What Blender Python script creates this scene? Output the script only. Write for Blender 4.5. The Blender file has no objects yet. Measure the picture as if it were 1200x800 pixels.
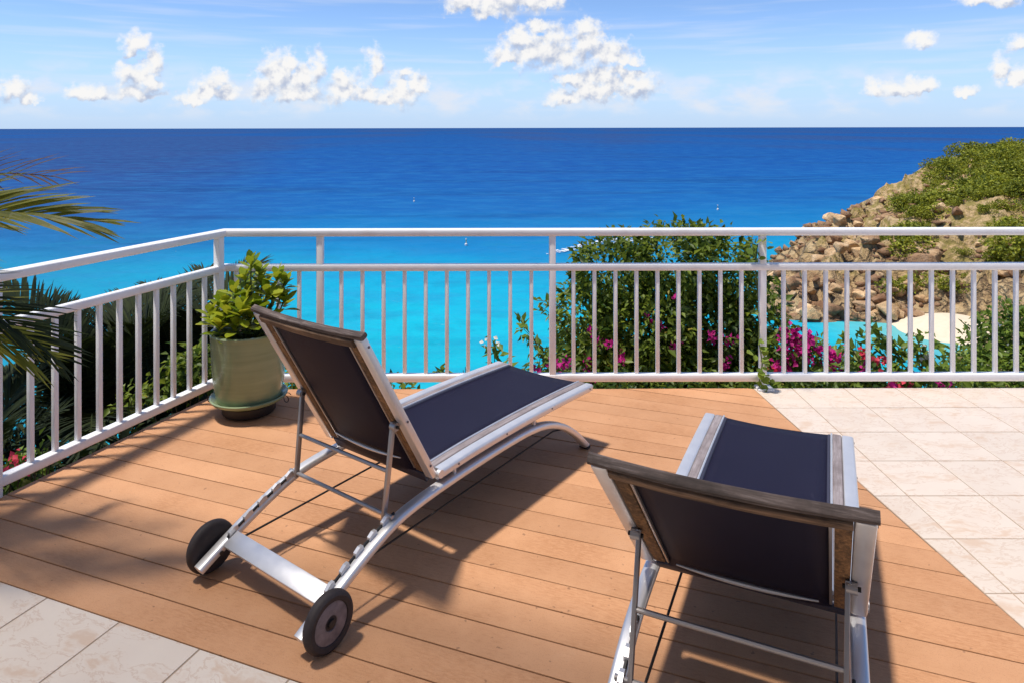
import bpy, bmesh, math, random
import numpy as np
from mathutils import Vector, Matrix, noise

random.seed(7)
rng = np.random.default_rng(11)
SC = bpy.context.scene
COL = SC.collection
R = math.radians

# ------------------------------------------------------------------ camera
EYE = 1.65
FPX = 810.0                       # focal length for a 1200 px wide picture
cam_d = bpy.data.cameras.new("camera")
cam = bpy.data.objects.new("camera", cam_d)
COL.objects.link(cam)
cam.location = (0, 0, EYE)
cam.rotation_euler = (R(90), R(0.11), 0)
cam_d.sensor_width = 36
cam_d.lens = FPX / 1200 * 36
cam_d.shift_y = -250 / 1200
cam_d.clip_start = 0.05
cam_d.clip_end = 200000
SC.camera = cam

# ------------------------------------------------------------------ sun, sky, exposure
SUN_T = Vector((0.30, 0.05, -1.0))           # direction the sunlight travels
sun_d = bpy.data.lights.new("sun", 'SUN')
sun_d.energy = 2.9
sun_d.angle = R(4.5)
sun_d.color = (1.0, 0.93, 0.83)
sun = bpy.data.objects.new("sun", sun_d)
COL.objects.link(sun)
sun.rotation_euler = SUN_T.to_track_quat('-Z', 'Y').to_euler()
sun.location = (-4, 10, 30)

SC.view_settings.view_transform = 'Standard'
SC.view_settings.look = 'None'
SC.view_settings.exposure = 0.70
SC.view_settings.gamma = 1.0
SC.cycles.use_denoising = True
SC.cycles.max_bounces = 8
SC.cycles.diffuse_bounces = 4
SC.cycles.glossy_bounces = 3
SC.cycles.transmission_bounces = 4
SC.cycles.transparent_max_bounces = 6
SC.cycles.caustics_reflective = False
SC.cycles.caustics_refractive = False

world = bpy.data.worlds.new("World")
SC.world = world
world.use_nodes = True
try:
    world.cycles.sampling_method = 'MANUAL'
    world.cycles.sample_map_resolution = 512
except Exception:
    pass


class NT:
    """tiny helper for node trees"""
    def __init__(s, tree):
        s.t = tree
    def n(s, kind, **kw):
        nd = s.t.nodes.new(kind)
        for k, v in kw.items():
            if k.startswith('i_'):
                key = k[2:]
                key = int(key) if key.isdigit() else key.replace('_', ' ')
                nd.inputs[key].default_value = v
            else:
                setattr(nd, k, v)
        return nd
    def l(s, a, b):
        s.t.links.new(a, b)
    def math(s, op, a, b=None, c=None, clamp=False):
        nd = s.t.nodes.new('ShaderNodeMath')
        nd.operation = op
        nd.use_clamp = clamp
        for i, v in enumerate((a, b, c)):
            if v is None:
                continue
            if isinstance(v, (int, float)):
                nd.inputs[i].default_value = v
            else:
                s.l(v, nd.inputs[i])
        return nd.outputs[0]
    def vmath(s, op, a, b=None, c=None):
        nd = s.t.nodes.new('ShaderNodeVectorMath')
        nd.operation = op
        for i, v in enumerate((a, b, c)):
            if v is None:
                continue
            if isinstance(v, (tuple, list)):
                nd.inputs[i].default_value = v
            else:
                s.l(v, nd.inputs[i])
        return nd.outputs['Value'] if op in ('LENGTH', 'DISTANCE', 'DOT_PRODUCT') else nd.outputs[0]
    def smooth(s, v, a, b, lo=0.0, hi=1.0):
        nd = s.t.nodes.new('ShaderNodeMapRange')
        nd.interpolation_type = 'SMOOTHSTEP'
        s.l(v, nd.inputs['Value'])
        nd.inputs['From Min'].default_value = a
        nd.inputs['From Max'].default_value = b
        nd.inputs['To Min'].default_value = lo
        nd.inputs['To Max'].default_value = hi
        return nd.outputs[0]
    def noise(s, vec, scale, detail=3.0, rough=0.5, dim='3D', out=0, dist=0.0):
        nd = s.t.nodes.new('ShaderNodeTexNoise')
        nd.noise_dimensions = dim
        if vec is not None:
            s.l(vec, nd.inputs['Vector'])
        nd.inputs['Scale'].default_value = scale
        nd.inputs['Detail'].default_value = detail
        nd.inputs['Roughness'].default_value = rough
        nd.inputs['Distortion'].default_value = dist
        return nd.outputs[out]
    def mix(s, f, a, b, blend='MIX'):
        nd = s.t.nodes.new('ShaderNodeMix')
        nd.data_type = 'RGBA'
        nd.blend_type = blend
        for k, v in ((0, f), (6, a), (7, b)):
            if isinstance(v, (int, float)):
                nd.inputs[k].default_value = v
            elif isinstance(v, (tuple, list)):
                nd.inputs[k].default_value = (*v[:3], 1)
            else:
                s.l(v, nd.inputs[k])
        return nd.outputs[2]
    def ramp(s, v, stops, interp='LINEAR'):
        nd = s.t.nodes.new('ShaderNodeValToRGB')
        cr = nd.color_ramp
        cr.interpolation = interp
        while len(cr.elements) < len(stops):
            cr.elements.new(0.5)
        for e, (p, c) in zip(cr.elements, stops):
            e.position = p
            e.color = (*c, 1)
        s.l(v, nd.inputs[0])
        return nd.outputs[0]


def build_world():
    T = NT(world.node_tree)
    world.node_tree.nodes.clear()
    out = T.n('ShaderNodeOutputWorld')
    sky = T.n('ShaderNodeTexSky', sky_type='NISHITA', sun_disc=False)
    sky.sun_elevation = math.asin(1.0 / SUN_T.length)
    sky.sun_rotation = math.atan2(-SUN_T.x, -SUN_T.y)
    sky.altitude = 30
    sky.air_density = 0.6
    sky.dust_density = 0.0
    sky.ozone_density = 5.0
    bg = T.n('ShaderNodeBackground')
    bg.inputs[1].default_value = 0.118
    T.l(sky.outputs[0], bg.inputs[0])

    geo = T.n('ShaderNodeNewGeometry')
    d = T.vmath('SCALE', geo.outputs['Incoming'], None)
    d.node.inputs['Scale'].default_value = -1.0
    # ---- cumulus: lumps given by their bearing and height above the horizon
    sep = T.n('ShaderNodeSeparateXYZ')
    T.l(d, sep.inputs[0])
    ysafe = T.math('MAXIMUM', sep.outputs[1], 0.02)
    u = T.math('DIVIDE', sep.outputs[0], ysafe)
    v = T.math('DIVIDE', sep.outputs[2], ysafe)
    comb = T.n('ShaderNodeCombineXYZ')
    T.l(u, comb.inputs[0]); T.l(v, comb.inputs[1])
    lumps = [  # px, py, rx, ry in 1200x800 picture units, turned into tangents
        (548, 4, 30, 20), (580, 2, 40, 28), (612, 0, 40, 26), (640, 0, 26, 18), (572, 14, 24, 16),
        (594, 68, 24, 16), (618, 60, 34, 32), (645, 58, 32, 34), (606, 44, 18, 18), (632, 30, 17, 12), (665, 70, 30, 22),
        (688, 54, 24, 32), (712, 64, 28, 24), (732, 70, 18, 12), (684, 34, 13, 14), (745, 74, 12, 7),
        (712, 104, 46, 22), (748, 104, 28, 22), (690, 108, 30, 20), (662, 116, 24, 12), (735, 92, 18, 12), (702, 88, 32, 16), (672, 94, 24, 12), (725, 84, 22, 12),
        (157, 50, 18, 17), (152, 60, 12, 10), (164, 92, 28, 24), (181, 74, 13, 24), (150, 88, 16, 18), (175, 98, 22, 18), (165, 110, 34, 10),
        (98, 112, 24, 11), (116, 112, 20, 10), (86, 108, 12, 10), (18, 106, 24, 16), (34, 116, 18, 8), (-20, 105, 30, 16),
        (248, 108, 26, 20), (254, 94, 16, 15), (226, 116, 20, 9), (264, 110, 16, 15), (236, 99, 8, 6),
        (328, 94, 32, 32), (320, 80, 18, 20), (370, 84, 13, 26), (345, 110, 44, 18), (352, 96, 20, 22), (312, 104, 16, 20), (340, 76, 14, 14),
        (405, 108, 24, 24), (402, 94, 14, 14), (440, 78, 13, 22), (470, 110, 22, 24), (474, 88, 12, 8), (430, 112, 26, 16), (490, 104, 12, 18), (456, 116, 20, 14),
        (1026, 106, 18, 14), (1050, 108, 28, 13), (1084, 104, 22, 12), (1134, 110, 13, 9), (1066, 102, 14, 12),
        (1078, 50, 18, 14), (1196, 56, 20, 14), (1172, 82, 10, 18), (1150, 0, 30, 12), (1180, 0, 20, 13), (1190, 92, 26, 12),
        (1240, 70, 40, 30), (1290, 80, 30, 24), (-80, 90, 40, 28), (-130, 100, 36, 20),
    ]
    # generic noise drivers
    n1 = T.noise(d, 42.0, 5.0, 0.6, out=1)           # vector wobble
    wob = T.vmath('SUBTRACT', n1, (0.5, 0.5, 0.5))
    wobs = T.vmath('MULTIPLY', wob, (0.040, 0.034, 0.0))
    p = T.vmath('ADD', comb.outputs[0], wobs)

    g = bpy.data.node_groups.new('cumulus_field', 'ShaderNodeTree')
    g.interface.new_socket('P', in_out='INPUT', socket_type='NodeSocketVector')
    g.interface.new_socket('D', in_out='OUTPUT', socket_type='NodeSocketFloat')
    G = NT(g)
    gi = G.n('NodeGroupInput'); go = G.n('NodeGroupOutput')
    cur = None
    for (px, py, rx, ry) in lumps:
        cx, cy = (px - 600) / FPX, (150 - py) / FPX
        rx *= 1.12; ry *= 1.15
        ix, iy = FPX / rx, FPX / ry
        q = G.vmath('MULTIPLY_ADD', gi.outputs[0], (ix, iy, 0), (-cx * ix, -cy * iy, 0))
        ln = G.vmath('LENGTH', q)
        cur = ln if cur is None else G.math('SMOOTH_MIN', cur, ln, 0.35)
    G.l(cur, go.inputs[0])
    def field(vec):
        gn = T.n('ShaderNodeGroup'); gn.node_tree = g
        T.l(vec, gn.inputs[0])
        return gn.outputs[0]
    d0 = field(p)
    up = T.vmath('ADD', p, (-0.003, 0.012, 0))
    d1 = field(up)
    fine = T.noise(d, 95.0, 6.0, 0.60)
    dens = T.math('SUBTRACT', T.math('ADD', 1.0, T.math('MULTIPLY', T.math('SUBTRACT', fine, 0.5), 1.3)), d0)
    under = T.smooth(T.math('SUBTRACT', d1, d0), 0.05, -0.75, 0.0, 0.75)
    dens = T.math('SUBTRACT', dens, under)
    alpha = T.smooth(dens, -0.20, 0.72)
    puff = T.noise(d, 62.0, 4.0, 0.50)
    puff2 = T.noise(T.vmath('ADD', d, (-0.004, 0.0, 0.008)), 62.0, 4.0, 0.50)
    wispy = T.noise(T.vmath('MULTIPLY', d, (1, 1, 1.8)), 24.0, 4.0, 0.55)
    alpha = T.math('MULTIPLY', alpha, T.smooth(T.math('ADD', wispy, T.math('MULTIPLY', dens, 0.5)), 0.32, 0.60))
    # light and shade inside the lumps: bright towards the sun side, grey bases
    g1 = T.math('SUBTRACT', d1, d0)
    g2 = T.math('SUBTRACT', puff, puff2)
    lit = T.math('ADD', T.math('MULTIPLY', g1, 0.95), T.math('MULTIPLY', g2, 2.1))
    lit = T.math('ADD', lit, T.math('MULTIPLY', T.math('SUBTRACT', fine, 0.5), 0.35))
    lit = T.smooth(lit, -0.62, 0.36)
    CL_DARK, CL_LIGHT = (0.47, 0.54, 0.70), (0.94, 0.93, 0.92)
    def bgd(col, k):
        b_ = T.n('ShaderNodeBackground'); b_.inputs[1].default_value = k
        if isinstance(col, tuple): b_.inputs[0].default_value = (*col, 1)
        else: T.l(col, b_.inputs[0])
        return b_.outputs[0]
    def mixs(f, a, b_):
        m_ = T.n('ShaderNodeMixShader'); T.l(f, m_.inputs[0]); T.l(a, m_.inputs[1]); T.l(b_, m_.inputs[2])
        return m_.outputs[0]
    elev = sep.outputs[2]
    # thin streaks, soft low cloud and the pale veil over the horizon
    sn = T.noise(T.vmath('MULTIPLY', d, (2.2, 2.2, 34.0)), 2.4, 3.0, 0.5)
    streak = T.math('MULTIPLY', T.smooth(sn, 0.46, 0.74), T.math('MULTIPLY', T.smooth(elev, 0.0, 0.03), T.smooth(elev, 0.34, 0.09)))
    streak = T.math('MULTIPLY', streak, 0.32)
    sm = T.noise(T.vmath('MULTIPLY', d, (1, 1, 2.2)), 16.0, 4.0, 0.5)
    soft = T.math('MULTIPLY', T.smooth(sm, 0.42, 0.70), T.math('MULTIPLY', T.smooth(elev, 0.005, 0.03), T.smooth(elev, 0.10, 0.045)))
    thin = T.math('MAXIMUM', streak, T.math('MULTIPLY', soft, 0.80))
    veil = T.smooth(elev, 0.17, -0.02, 0.0, 0.95)
    clear = mixs(veil, bg.outputs[0], bgd((0.300, 0.398, 0.55), 1.0))
    hazy = mixs(thin, clear, bgd((0.70, 0.73, 0.80), 0.70))
    front = mixs(alpha, hazy, bgd(T.mix(lit, CL_DARK, CL_LIGHT), 0.62))
    # elsewhere round the horizon the same kind of cumulus goes on
    cn = T.noise(T.vmath('MULTIPLY', d, (1, 1, 1.6)), 7.0, 7.0, 0.58)
    band = T.math('MULTIPLY', T.smooth(elev, 0.005, 0.04), T.smooth(elev, 0.30, 0.08))
    side = mixs(T.math('MULTIPLY', T.smooth(cn, 0.55, 0.66), band), hazy, bgd(T.mix(T.smooth(cn, 0.56, 0.72), CL_LIGHT, CL_DARK), 0.62))
    ahead = T.smooth(sep.outputs[1], 0.25, 0.40)
    ring_ = mixs(ahead, side, front)
    zone = T.math('MULTIPLY', T.math('LESS_THAN', elev, 0.345), T.math('GREATER_THAN', elev, -0.06))
    T.l(mixs(zone, bg.outputs[0], ring_), out.inputs[0])
build_world()

# ------------------------------------------------------------------ materials
MATS = {}
def mat(name):
    m = bpy.data.materials.new(name)
    m.use_nodes = True
    T = NT(m.node_tree)
    b = m.node_tree.nodes['Principled BSDF']
    MATS[name] = m
    return m, T, b

def coords(T, kind='Object', rand=False):
    tc = T.n('ShaderNodeTexCoord')
    v = tc.outputs[kind]
    if rand:
        oi = T.n('ShaderNodeObjectInfo')
        cb = T.n('ShaderNodeCombineXYZ')
        T.l(T.math('MULTIPLY', oi.outputs['Random'], 37.0), cb.inputs[0])
        T.l(T.math('MULTIPLY', oi.outputs['Random'], 91.0), cb.inputs[1])
        v = T.vmath('ADD', v, cb.outputs[0])
        return v, oi.outputs['Random']
    return v

def bump(T, b, h, strength, dist):
    bp = T.n('ShaderNodeBump')
    bp.inputs['Strength'].default_value = strength
    bp.inputs['Distance'].default_value = dist
    T.l(h, bp.inputs['Height'])
    T.l(bp.outputs[0], b.inputs['Normal'])

def simple(name, col, rough=0.5, metal=0.0, var=0.0, scale=8.0, bmp=0.0, spec=0.5):
    m, T, b = mat(name)
    v, rnd = coords(T, rand=True)
    b.inputs['Roughness'].default_value = rough
    b.inputs['Metallic'].default_value = metal
    b.inputs['Specular IOR Level'].default_value = spec
    n = T.noise(v, scale, 5.0, 0.6)
    c = T.mix(n, tuple(x * (1 - var) for x in col), tuple(min(1, x * (1 + var)) for x in col))
    T.l(c, b.inputs['Base Color'])
    if bmp:
        bump(T, b, T.noise(v, scale * 6, 4.0, 0.6), bmp, 0.004)
    return m

def mats():
    # painted metal railing
    m, T, b = mat('white_paint')
    v = coords(T)
    n = T.noise(v, 6.0, 5.0, 0.6)
    c = T.mix(T.smooth(n, 0.45, 0.8), (0.87, 0.875, 0.895), (0.77, 0.75, 0.75))
    gr = T.noise(T.vmath('MULTIPLY', v, (1, 1, .3)), 38.0, 5.0, 0.7)
    c = T.mix(T.smooth(gr, 0.66, 0.80, 0, 0.35), c, (0.40, 0.33, 0.27))
    T.l(c, b.inputs['Base Color'])
    b.inputs['Roughness'].default_value = 0.38
    bump(T, b, T.noise(v, 60.0, 3.0, 0.6), 0.08, 0.002)
    # composite boards
    m, T, b = mat('deck_board')
    v, rnd = coords(T, rand=True)
    sv = T.vmath('MULTIPLY', v, (0.25, 1.0, 1.0))
    grain = T.noise(sv, 130.0, 4.0, 0.7)
    speck = T.noise(v, 260.0, 2.0, 0.7)
    patch = T.noise(v, 2.2, 4.0, 0.6)
    base = T.mix(T.smooth(patch, 0.3, 0.7), (0.44, 0.212, 0.100), (0.60, 0.320, 0.170))
    fade = T.noise(v, 7.0, 5.0, 0.65)
    base = T.mix(T.smooth(fade, 0.55, 0.75, 0, 0.35), base, (0.62, 0.37, 0.22))
    base = T.mix(T.smooth(grain, 0.35, 0.75), base, (0.55, 0.29, 0.15))
    base = T.mix(T.smooth(speck, 0.55, 0.75, 0, 0.5), base, (0.27, 0.12, 0.055))
    base = T.mix(T.smooth(grain, 0.50, 0.30, 0, 0.22), base, (0.36, 0.165, 0.075))
    spots = T.noise(v, 34.0, 2.0, 0.5)
    base = T.mix(T.smooth(spots, 0.70, 0.75, 0, 0.55), base, (0.16, 0.08, 0.045))
    bright = T.math('ADD', 0.90, T.math('MULTIPLY', rnd, 0.16))
    hv = T.n('ShaderNodeHueSaturation'); T.l(bright, hv.inputs['Value']); T.l(base, hv.inputs['Color'])
    T.l(hv.outputs[0], b.inputs['Base Color'])
    b.inputs['Roughness'].default_value = 0.68
    b.inputs['Specular IOR Level'].default_value = 0.3
    bump(T, b, T.math('ADD', grain, T.math('MULTIPLY', speck, 0.8)), 0.35, 0.003)
    # marbled ceramic tile
    m, T, b = mat('tile')
    v, rnd = coords(T, rand=True)
    w = T.noise(v, 3.0, 4.0, 0.6, out=1)
    vv = T.vmath('ADD', T.vmath('MULTIPLY', v, (1.0, 2.0, 1.0)), T.vmath('MULTIPLY', w, (0.35, 0.35, 0.0)))
    vein = T.noise(vv, 5.5, 6.0, 0.62)
    cloud = T.noise(v, 4.0, 4.0, 0.5)
    base = T.mix(cloud, (0.62, 0.51, 0.42), (0.73, 0.645, 0.55))
    base = T.mix(T.smooth(vein, 0.53, 0.66, 0, 0.6), base, (0.56, 0.38, 0.25))
    ridge = T.math('ABSOLUTE', T.math('SUBTRACT', vein, 0.5))
    base = T.mix(T.smooth(ridge, 0.022, 0.0, 0, 0.45), base, (0.50, 0.33, 0.22))
    base = T.mix(T.smooth(vein, 0.40, 0.30, 0, 0.4), base, (0.70, 0.60, 0.50))
    dirt = T.noise(v, 30.0, 4.0, 0.7)
    base = T.mix(T.smooth(dirt, 0.62, 0.8, 0, 0.3), base, (0.40, 0.32, 0.25))
    tv = T.n('ShaderNodeHueSaturation'); T.l(T.math('ADD', 0.97, T.math('MULTIPLY', rnd, 0.06)), tv.inputs['Value']); T.l(base, tv.inputs['Color'])
    T.l(tv.outputs[0], b.inputs['Base Color'])
    b.inputs['Roughness'].default_value = 0.32
    bump(T, b, vein, 0.05, 0.003)
    simple('grout', (0.36, 0.27, 0.20), 0.9, var=0.25, scale=14)
    simple('concrete', (0.11, 0.09, 0.075), 0.9, var=0.2, scale=3, bmp=0.3)
    # aluminium
    m, T, b = mat('aluminium')
    v = coords(T)
    n = T.noise(v, 14.0, 5.0, 0.65)
    c = T.mix(n, (0.70, 0.69, 0.70), (0.84, 0.83, 0.83))
    T.l(c, b.inputs['Base Color'])
    b.inputs['Metallic'].default_value = 0.66
    T.l(T.smooth(n, 0.3, 0.8, 0.40, 0.47), b.inputs['Roughness'])
    bump(T, b, T.noise(v, 300.0, 2.0, 0.6), 0.05, 0.001)
    m, T, b = mat('steel')
    b.inputs['Base Color'].default_value = (0.46, 0.43, 0.42, 1)
    b.inputs['Metallic'].default_value = 0.8
    b.inputs['Roughness'].default_value = 0.38
    # sling fabric
    m, T, b = mat('sling')
    v = coords(T)
    wv = T.n('ShaderNodeTexWave', wave_type='BANDS', bands_direction='X'); T.l(v, wv.inputs[0]); wv.inputs['Scale'].default_value = 150
    wv2 = T.n('ShaderNodeTexWave', wave_type='BANDS', bands_direction='Y'); T.l(v, wv2.inputs[0]); wv2.inputs['Scale'].default_value = 150
    h = T.math('ADD', wv.outputs[1], wv2.outputs[1])
    n = T.noise(v, 5.0, 5.0, 0.6)
    c = T.mix(n, (0.0095, 0.0086, 0.0225), (0.0150, 0.0135, 0.0330))
    mk = T.noise(T.vmath('MULTIPLY', v, (1, 0.5, 1)), 16.0, 3.0, 0.6)
    c = T.mix(T.smooth(mk, 0.70, 0.80, 0, 0.14), c, (0.12, 0.11, 0.16))
    T.l(c, b.inputs['Base Color'])
    b.inputs['Roughness'].default_value = 0.55
    b.inputs['Specular IOR Level'].default_value = 0.12
    bump(T, b, h, 0.25, 0.0012)
    m, T, b = mat('sling_edge')
    b.inputs['Base Color'].default_value = (0.035, 0.035, 0.06, 1)
    b.inputs['Roughness'].default_value = 0.6
    # weathered teak (long axis = local x)
    def teak(name, dark, mid, light, axis):
        m, T, b = mat(name)
        v, rnd = coords(T, rand=True)
        s = {0: (0.06, 1, 1), 1: (1, 0.06, 1)}[axis]
        g = T.noise(T.vmath('MULTIPLY', v, s), 90.0, 6.0, 0.7)
        st = T.noise(v, 9.0, 5.0, 0.65)
        c = T.ramp(g, [(0.30, dark), (0.52, mid), (0.74, light)])
        c = T.mix(T.smooth(st, 0.42, 0.70, 0, 0.75), c, dark)
        T.l(c, b.inputs['Base Color'])
        b.inputs['Roughness'].default_value = 0.8
        bump(T, b, g, 0.6, 0.004)
    teak('teak_grey', (0.035, 0.024, 0.019), (0.13, 0.095, 0.082), (0.34, 0.28, 0.26), 0)
    teak('teak_strip', (0.16, 0.13, 0.13), (0.27, 0.23, 0.235), (0.40, 0.36, 0.37), 1)
    teak('teak_brown', (0.040, 0.022, 0.012), (0.27, 0.135, 0.052), (0.52, 0.29, 0.13), 1)
    teak('teak_batten', (0.05, 0.03, 0.02), (0.22, 0.13, 0.075), (0.42, 0.28, 0.18), 0)
    # rubber
    simple('rubber', (0.030, 0.022, 0.023), 0.7, var=0.7, scale=30, bmp=0.2)
    simple('hub', (0.19, 0.155, 0.16), 0.7, var=0.75, scale=34, bmp=0.15)
    simple('black_iron', (0.014, 0.012, 0.012), 0.5, var=0.2)
    # glazed pot
    m, T, b = mat('glaze')
    v = coords(T)
    rings = T.noise(T.vmath('MULTIPLY', v, (0.6, 0.6, 9.0)), 4.0, 4.0, 0.6)
    blot = T.noise(v, 3.4, 3.0, 0.5)
    c = T.mix(rings, (0.170, 0.225, 0.115), (0.300, 0.365, 0.215))
    c = T.mix(T.smooth(blot, 0.5, 0.72, 0, 0.55), c, (0.105, 0.155, 0.100))
    T.l(c, b.inputs['Base Color'])
    b.inputs['Roughness'].default_value = 0.16
    bump(T, b, rings, 0.22, 0.006)
    simple('soil', (0.045, 0.028, 0.018), 0.95, var=0.5, scale=40, bmp=0.6)
    # foliage family: per-leaf tint attribute
    def leafmat(name, a, c, tr=0.35, rough=0.45, third=None):
        m, T, b = mat(name)
        at = T.n('ShaderNodeAttribute', attribute_name='tint')
        stops = [(0.0, a), (1.0, c)] if third is None else [(0.0, a), (0.62, c), (0.93, c), (1.0, third)]
        col = T.ramp(at.outputs['Fac'], stops)
        T.l(col, b.inputs['Base Color'])
        b.inputs['Roughness'].default_value = rough
        b.inputs['Specular IOR Level'].default_value = 0.35
        tl = T.n('ShaderNodeBsdfTranslucent')
        hv = T.n('ShaderNodeHueSaturation'); hv.inputs['Value'].default_value = 1.5; hv.inputs['Hue'].default_value = 0.485
        T.l(col, hv.inputs['Color']); T.l(hv.outputs[0], tl.inputs[0])
        mx = T.n('ShaderNodeMixShader'); mx.inputs[0].default_value = tr
        T.l(b.outputs[0], mx.inputs[1]); T.l(tl.outputs[0], mx.inputs[2])
        o = m.node_tree.nodes['Material Output']
        T.l(mx.outputs[0], o.inputs[0])
    leafmat('leaf_dark', (0.034, 0.075, 0.010), (0.210, 0.280, 0.036), 0.42, third=(0.36, 0.32, 0.06))
    leafmat('leaf_mid', (0.045, 0.095, 0.012), (0.200, 0.285, 0.040), third=(0.20, 0.16, 0.05))
    leafmat('leaf_pot', (0.130, 0.210, 0.010), (0.360, 0.400, 0.028), 0.35, 0.38)
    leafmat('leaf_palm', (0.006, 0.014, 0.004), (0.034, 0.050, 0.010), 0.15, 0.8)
    leafmat('leaf_frond', (0.110, 0.135, 0.014), (0.320, 0.320, 0.045), 0.45, 0.45)
    leafmat('leaf_dry', (0.050, 0.026, 0.020), (0.13, 0.075, 0.045), 0.1, 0.7)
    leafmat('leaf_scrub', (0.075, 0.105, 0.008), (0.360, 0.380, 0.032), 0.25, 0.6, third=(0.24, 0.20, 0.06))
    leafmat('bract', (0.42, 0.008, 0.16), (0.66, 0.03, 0.30), 0.35, 0.6)
    leafmat('bract_red', (0.55, 0.02, 0.05), (0.75, 0.08, 0.12), 0.3, 0.6)
    leafmat('petal_white', (0.70, 0.66, 0.52), (0.82, 0.80, 0.76), 0.3, 0.6)
    simple('bark', (0.11, 0.075, 0.05), 0.9, var=0.4, scale=20, bmp=0.5)
    simple('palm_bark', (0.16, 0.115, 0.075), 0.9, var=0.4, scale=14, bmp=0.6)
    simple('green_stem', (0.09, 0.12, 0.03), 0.7, var=0.3, scale=20)
    # rocks and land
    m, T, b = mat('rock')
    tc = T.n('ShaderNodeTexCoord')
    oi = T.n('ShaderNodeObjectInfo')
    geo = T.n('ShaderNodeNewGeometry')
    n = T.noise(geo.outputs['Position'], 0.55, 7.0, 0.65)
    n2 = T.noise(geo.outputs['Position'], 2.2, 6.0, 0.7)
    c = T.ramp(n, [(0.30, (0.26, 0.150, 0.082)), (0.48, (0.55, 0.375, 0.205)), (0.70, (0.76, 0.60, 0.40))])
    c = T.mix(T.smooth(n2, 0.54, 0.64, 0, 0.55), c, (0.13, 0.075, 0.048))
    tint = T.ramp(oi.outputs['Random'], [(0.0, (0.55, 0.42, 0.38)), (0.35, (1.0, 0.95, 0.9)), (0.70, (1.2, 1.12, 1.0)), (1.0, (1.55, 1.5, 1.42))])
    c = T.mix(1.0, c, tint, 'MULTIPLY')
    T.l(c, b.inputs['Base Color'])
    b.inputs['Roughness'].default_value = 0.9
    bump(T, b, n2, 0.8, 0.6)
    m, T, b = mat('land')
    geo = T.n('ShaderNodeNewGeometry')
    P = geo.outputs['Position']
    n = T.noise(P, 0.10, 7.0, 0.62)
    n2 = T.noise(P, 0.55, 7.0, 0.7)
    soil = T.ramp(n2, [(0.30, (0.19, 0.105, 0.058)), (0.44, (0.52, 0.345, 0.170)), (0.60, (0.67, 0.48, 0.25)), (0.75, (0.76, 0.60, 0.38))])
    sepp = T.n('ShaderNodeSeparateXYZ'); T.l(P, sepp.inputs[0])
    hgt = T.math('ADD', sepp.outputs[2], 28.35)
    hn = T.math('ADD', hgt, T.math('MULTIPLY', T.math('SUBTRACT', n, 0.5), 26.0))
    grassy = T.smooth(hn, 3.0, 12.0)
    gn = T.noise(P, 0.8, 6.0, 0.7)
    green = T.mix(gn, (0.130, 0.140, 0.014), (0.40, 0.33, 0.070))
    c = T.mix(T.math('MULTIPLY', T.math('MULTIPLY', grassy, 0.75), T.smooth(n2, 0.58, 0.44)), soil, green)
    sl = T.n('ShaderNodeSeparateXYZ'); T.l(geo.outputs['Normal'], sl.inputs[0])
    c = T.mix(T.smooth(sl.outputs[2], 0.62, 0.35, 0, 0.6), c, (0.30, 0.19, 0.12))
    vo = T.n('ShaderNodeTexVoronoi', feature='DISTANCE_TO_EDGE')
    T.l(T.vmath('ADD', P, T.vmath('MULTIPLY', T.noise(P, 0.5, 4.0, 0.6, out=1), (2.2, 2.2, 2.2))), vo.inputs['Vector'])
    vo.inputs['Scale'].default_value = 0.42
    rocky = T.smooth(hn, 12.0, 3.0)
    c = T.mix(T.math('MULTIPLY', T.smooth(vo.outputs['Distance'], 0.10, 0.0, 0, 0.7), rocky), c, (0.12, 0.070, 0.045))
    wet = T.smooth(hgt, 0.9, 0.3, 0, 0.5)
    c = T.mix(wet, c, (0.16, 0.11, 0.075))
    T.l(c, b.inputs['Base Color'])
    b.inputs['Roughness'].default_value = 0.95
    bump(T, b, T.math('ADD', n2, T.math('MULTIPLY', T.math('MULTIPLY', T.smooth(vo.outputs['Distance'], 0.0, 0.16), rocky), 0.5)), 1.0, 1.6)
    m, T, b = mat('sand')
    geo = T.n('ShaderNodeNewGeometry')
    n = T.noise(geo.outputs['Position'], 1.3, 5.0, 0.6)
    T.l(T.mix(n, (0.66, 0.52, 0.36), (0.80, 0.69, 0.53)), b.inputs['Base Color'])
    b.inputs['Roughness'].default_value = 0.95
    # sea: colour of the water column over sand near shore, deep water farther out
    m, T, b = mat('sea_water')
    geo = T.n('ShaderNodeNewGeometry')
    P = geo.outputs['Position']
    sp = T.n('ShaderNodeSeparateXYZ'); T.l(P, sp.inputs[0])
    big = T.noise(T.vmath('MULTIPLY', P, (1.0, 1.0, 0)), 0.010, 5.0, 0.6)
    cloud_shade = T.noise(T.vmath('MULTIPLY', P, (1.0, 0.35, 0)), 0.0011, 4.0, 0.6)
    dist = T.math('SUBTRACT', sp.outputs[1], T.math('MULTIPLY', T.math('MAXIMUM', T.math('SUBTRACT', sp.outputs[0], 25.0), 0.0), 0.42))
    dist = T.math('MULTIPLY', T.math('MAXIMUM', dist, 20.0), T.math('ADD', 0.72, T.math('MULTIPLY', big, 0.56)))
    lg = T.math('DIVIDE', T.math('LOGARITHM', dist, 10.0), 4.0)
    c = T.ramp(lg, [(0.44, (0.010, 0.50, 0.57)), (0.505, (0.002, 0.42, 0.56)), (0.535, (0.002, 0.33, 0.52)), (0.560, (0.003, 0.190, 0.430)),
                    (0.60, (0.003, 0.105, 0.340)), (0.67, (0.002, 0.072, 0.290)), (0.85, (0.0, 0.056, 0.245)), (1.0, (0.0, 0.048, 0.205))])
    c = T.mix(T.smooth(cloud_shade, 0.44, 0.56, 0, 0.72), c, (0.022, 0.046, 0.160))  # broad cloud shadows painted into the water colour
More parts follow.
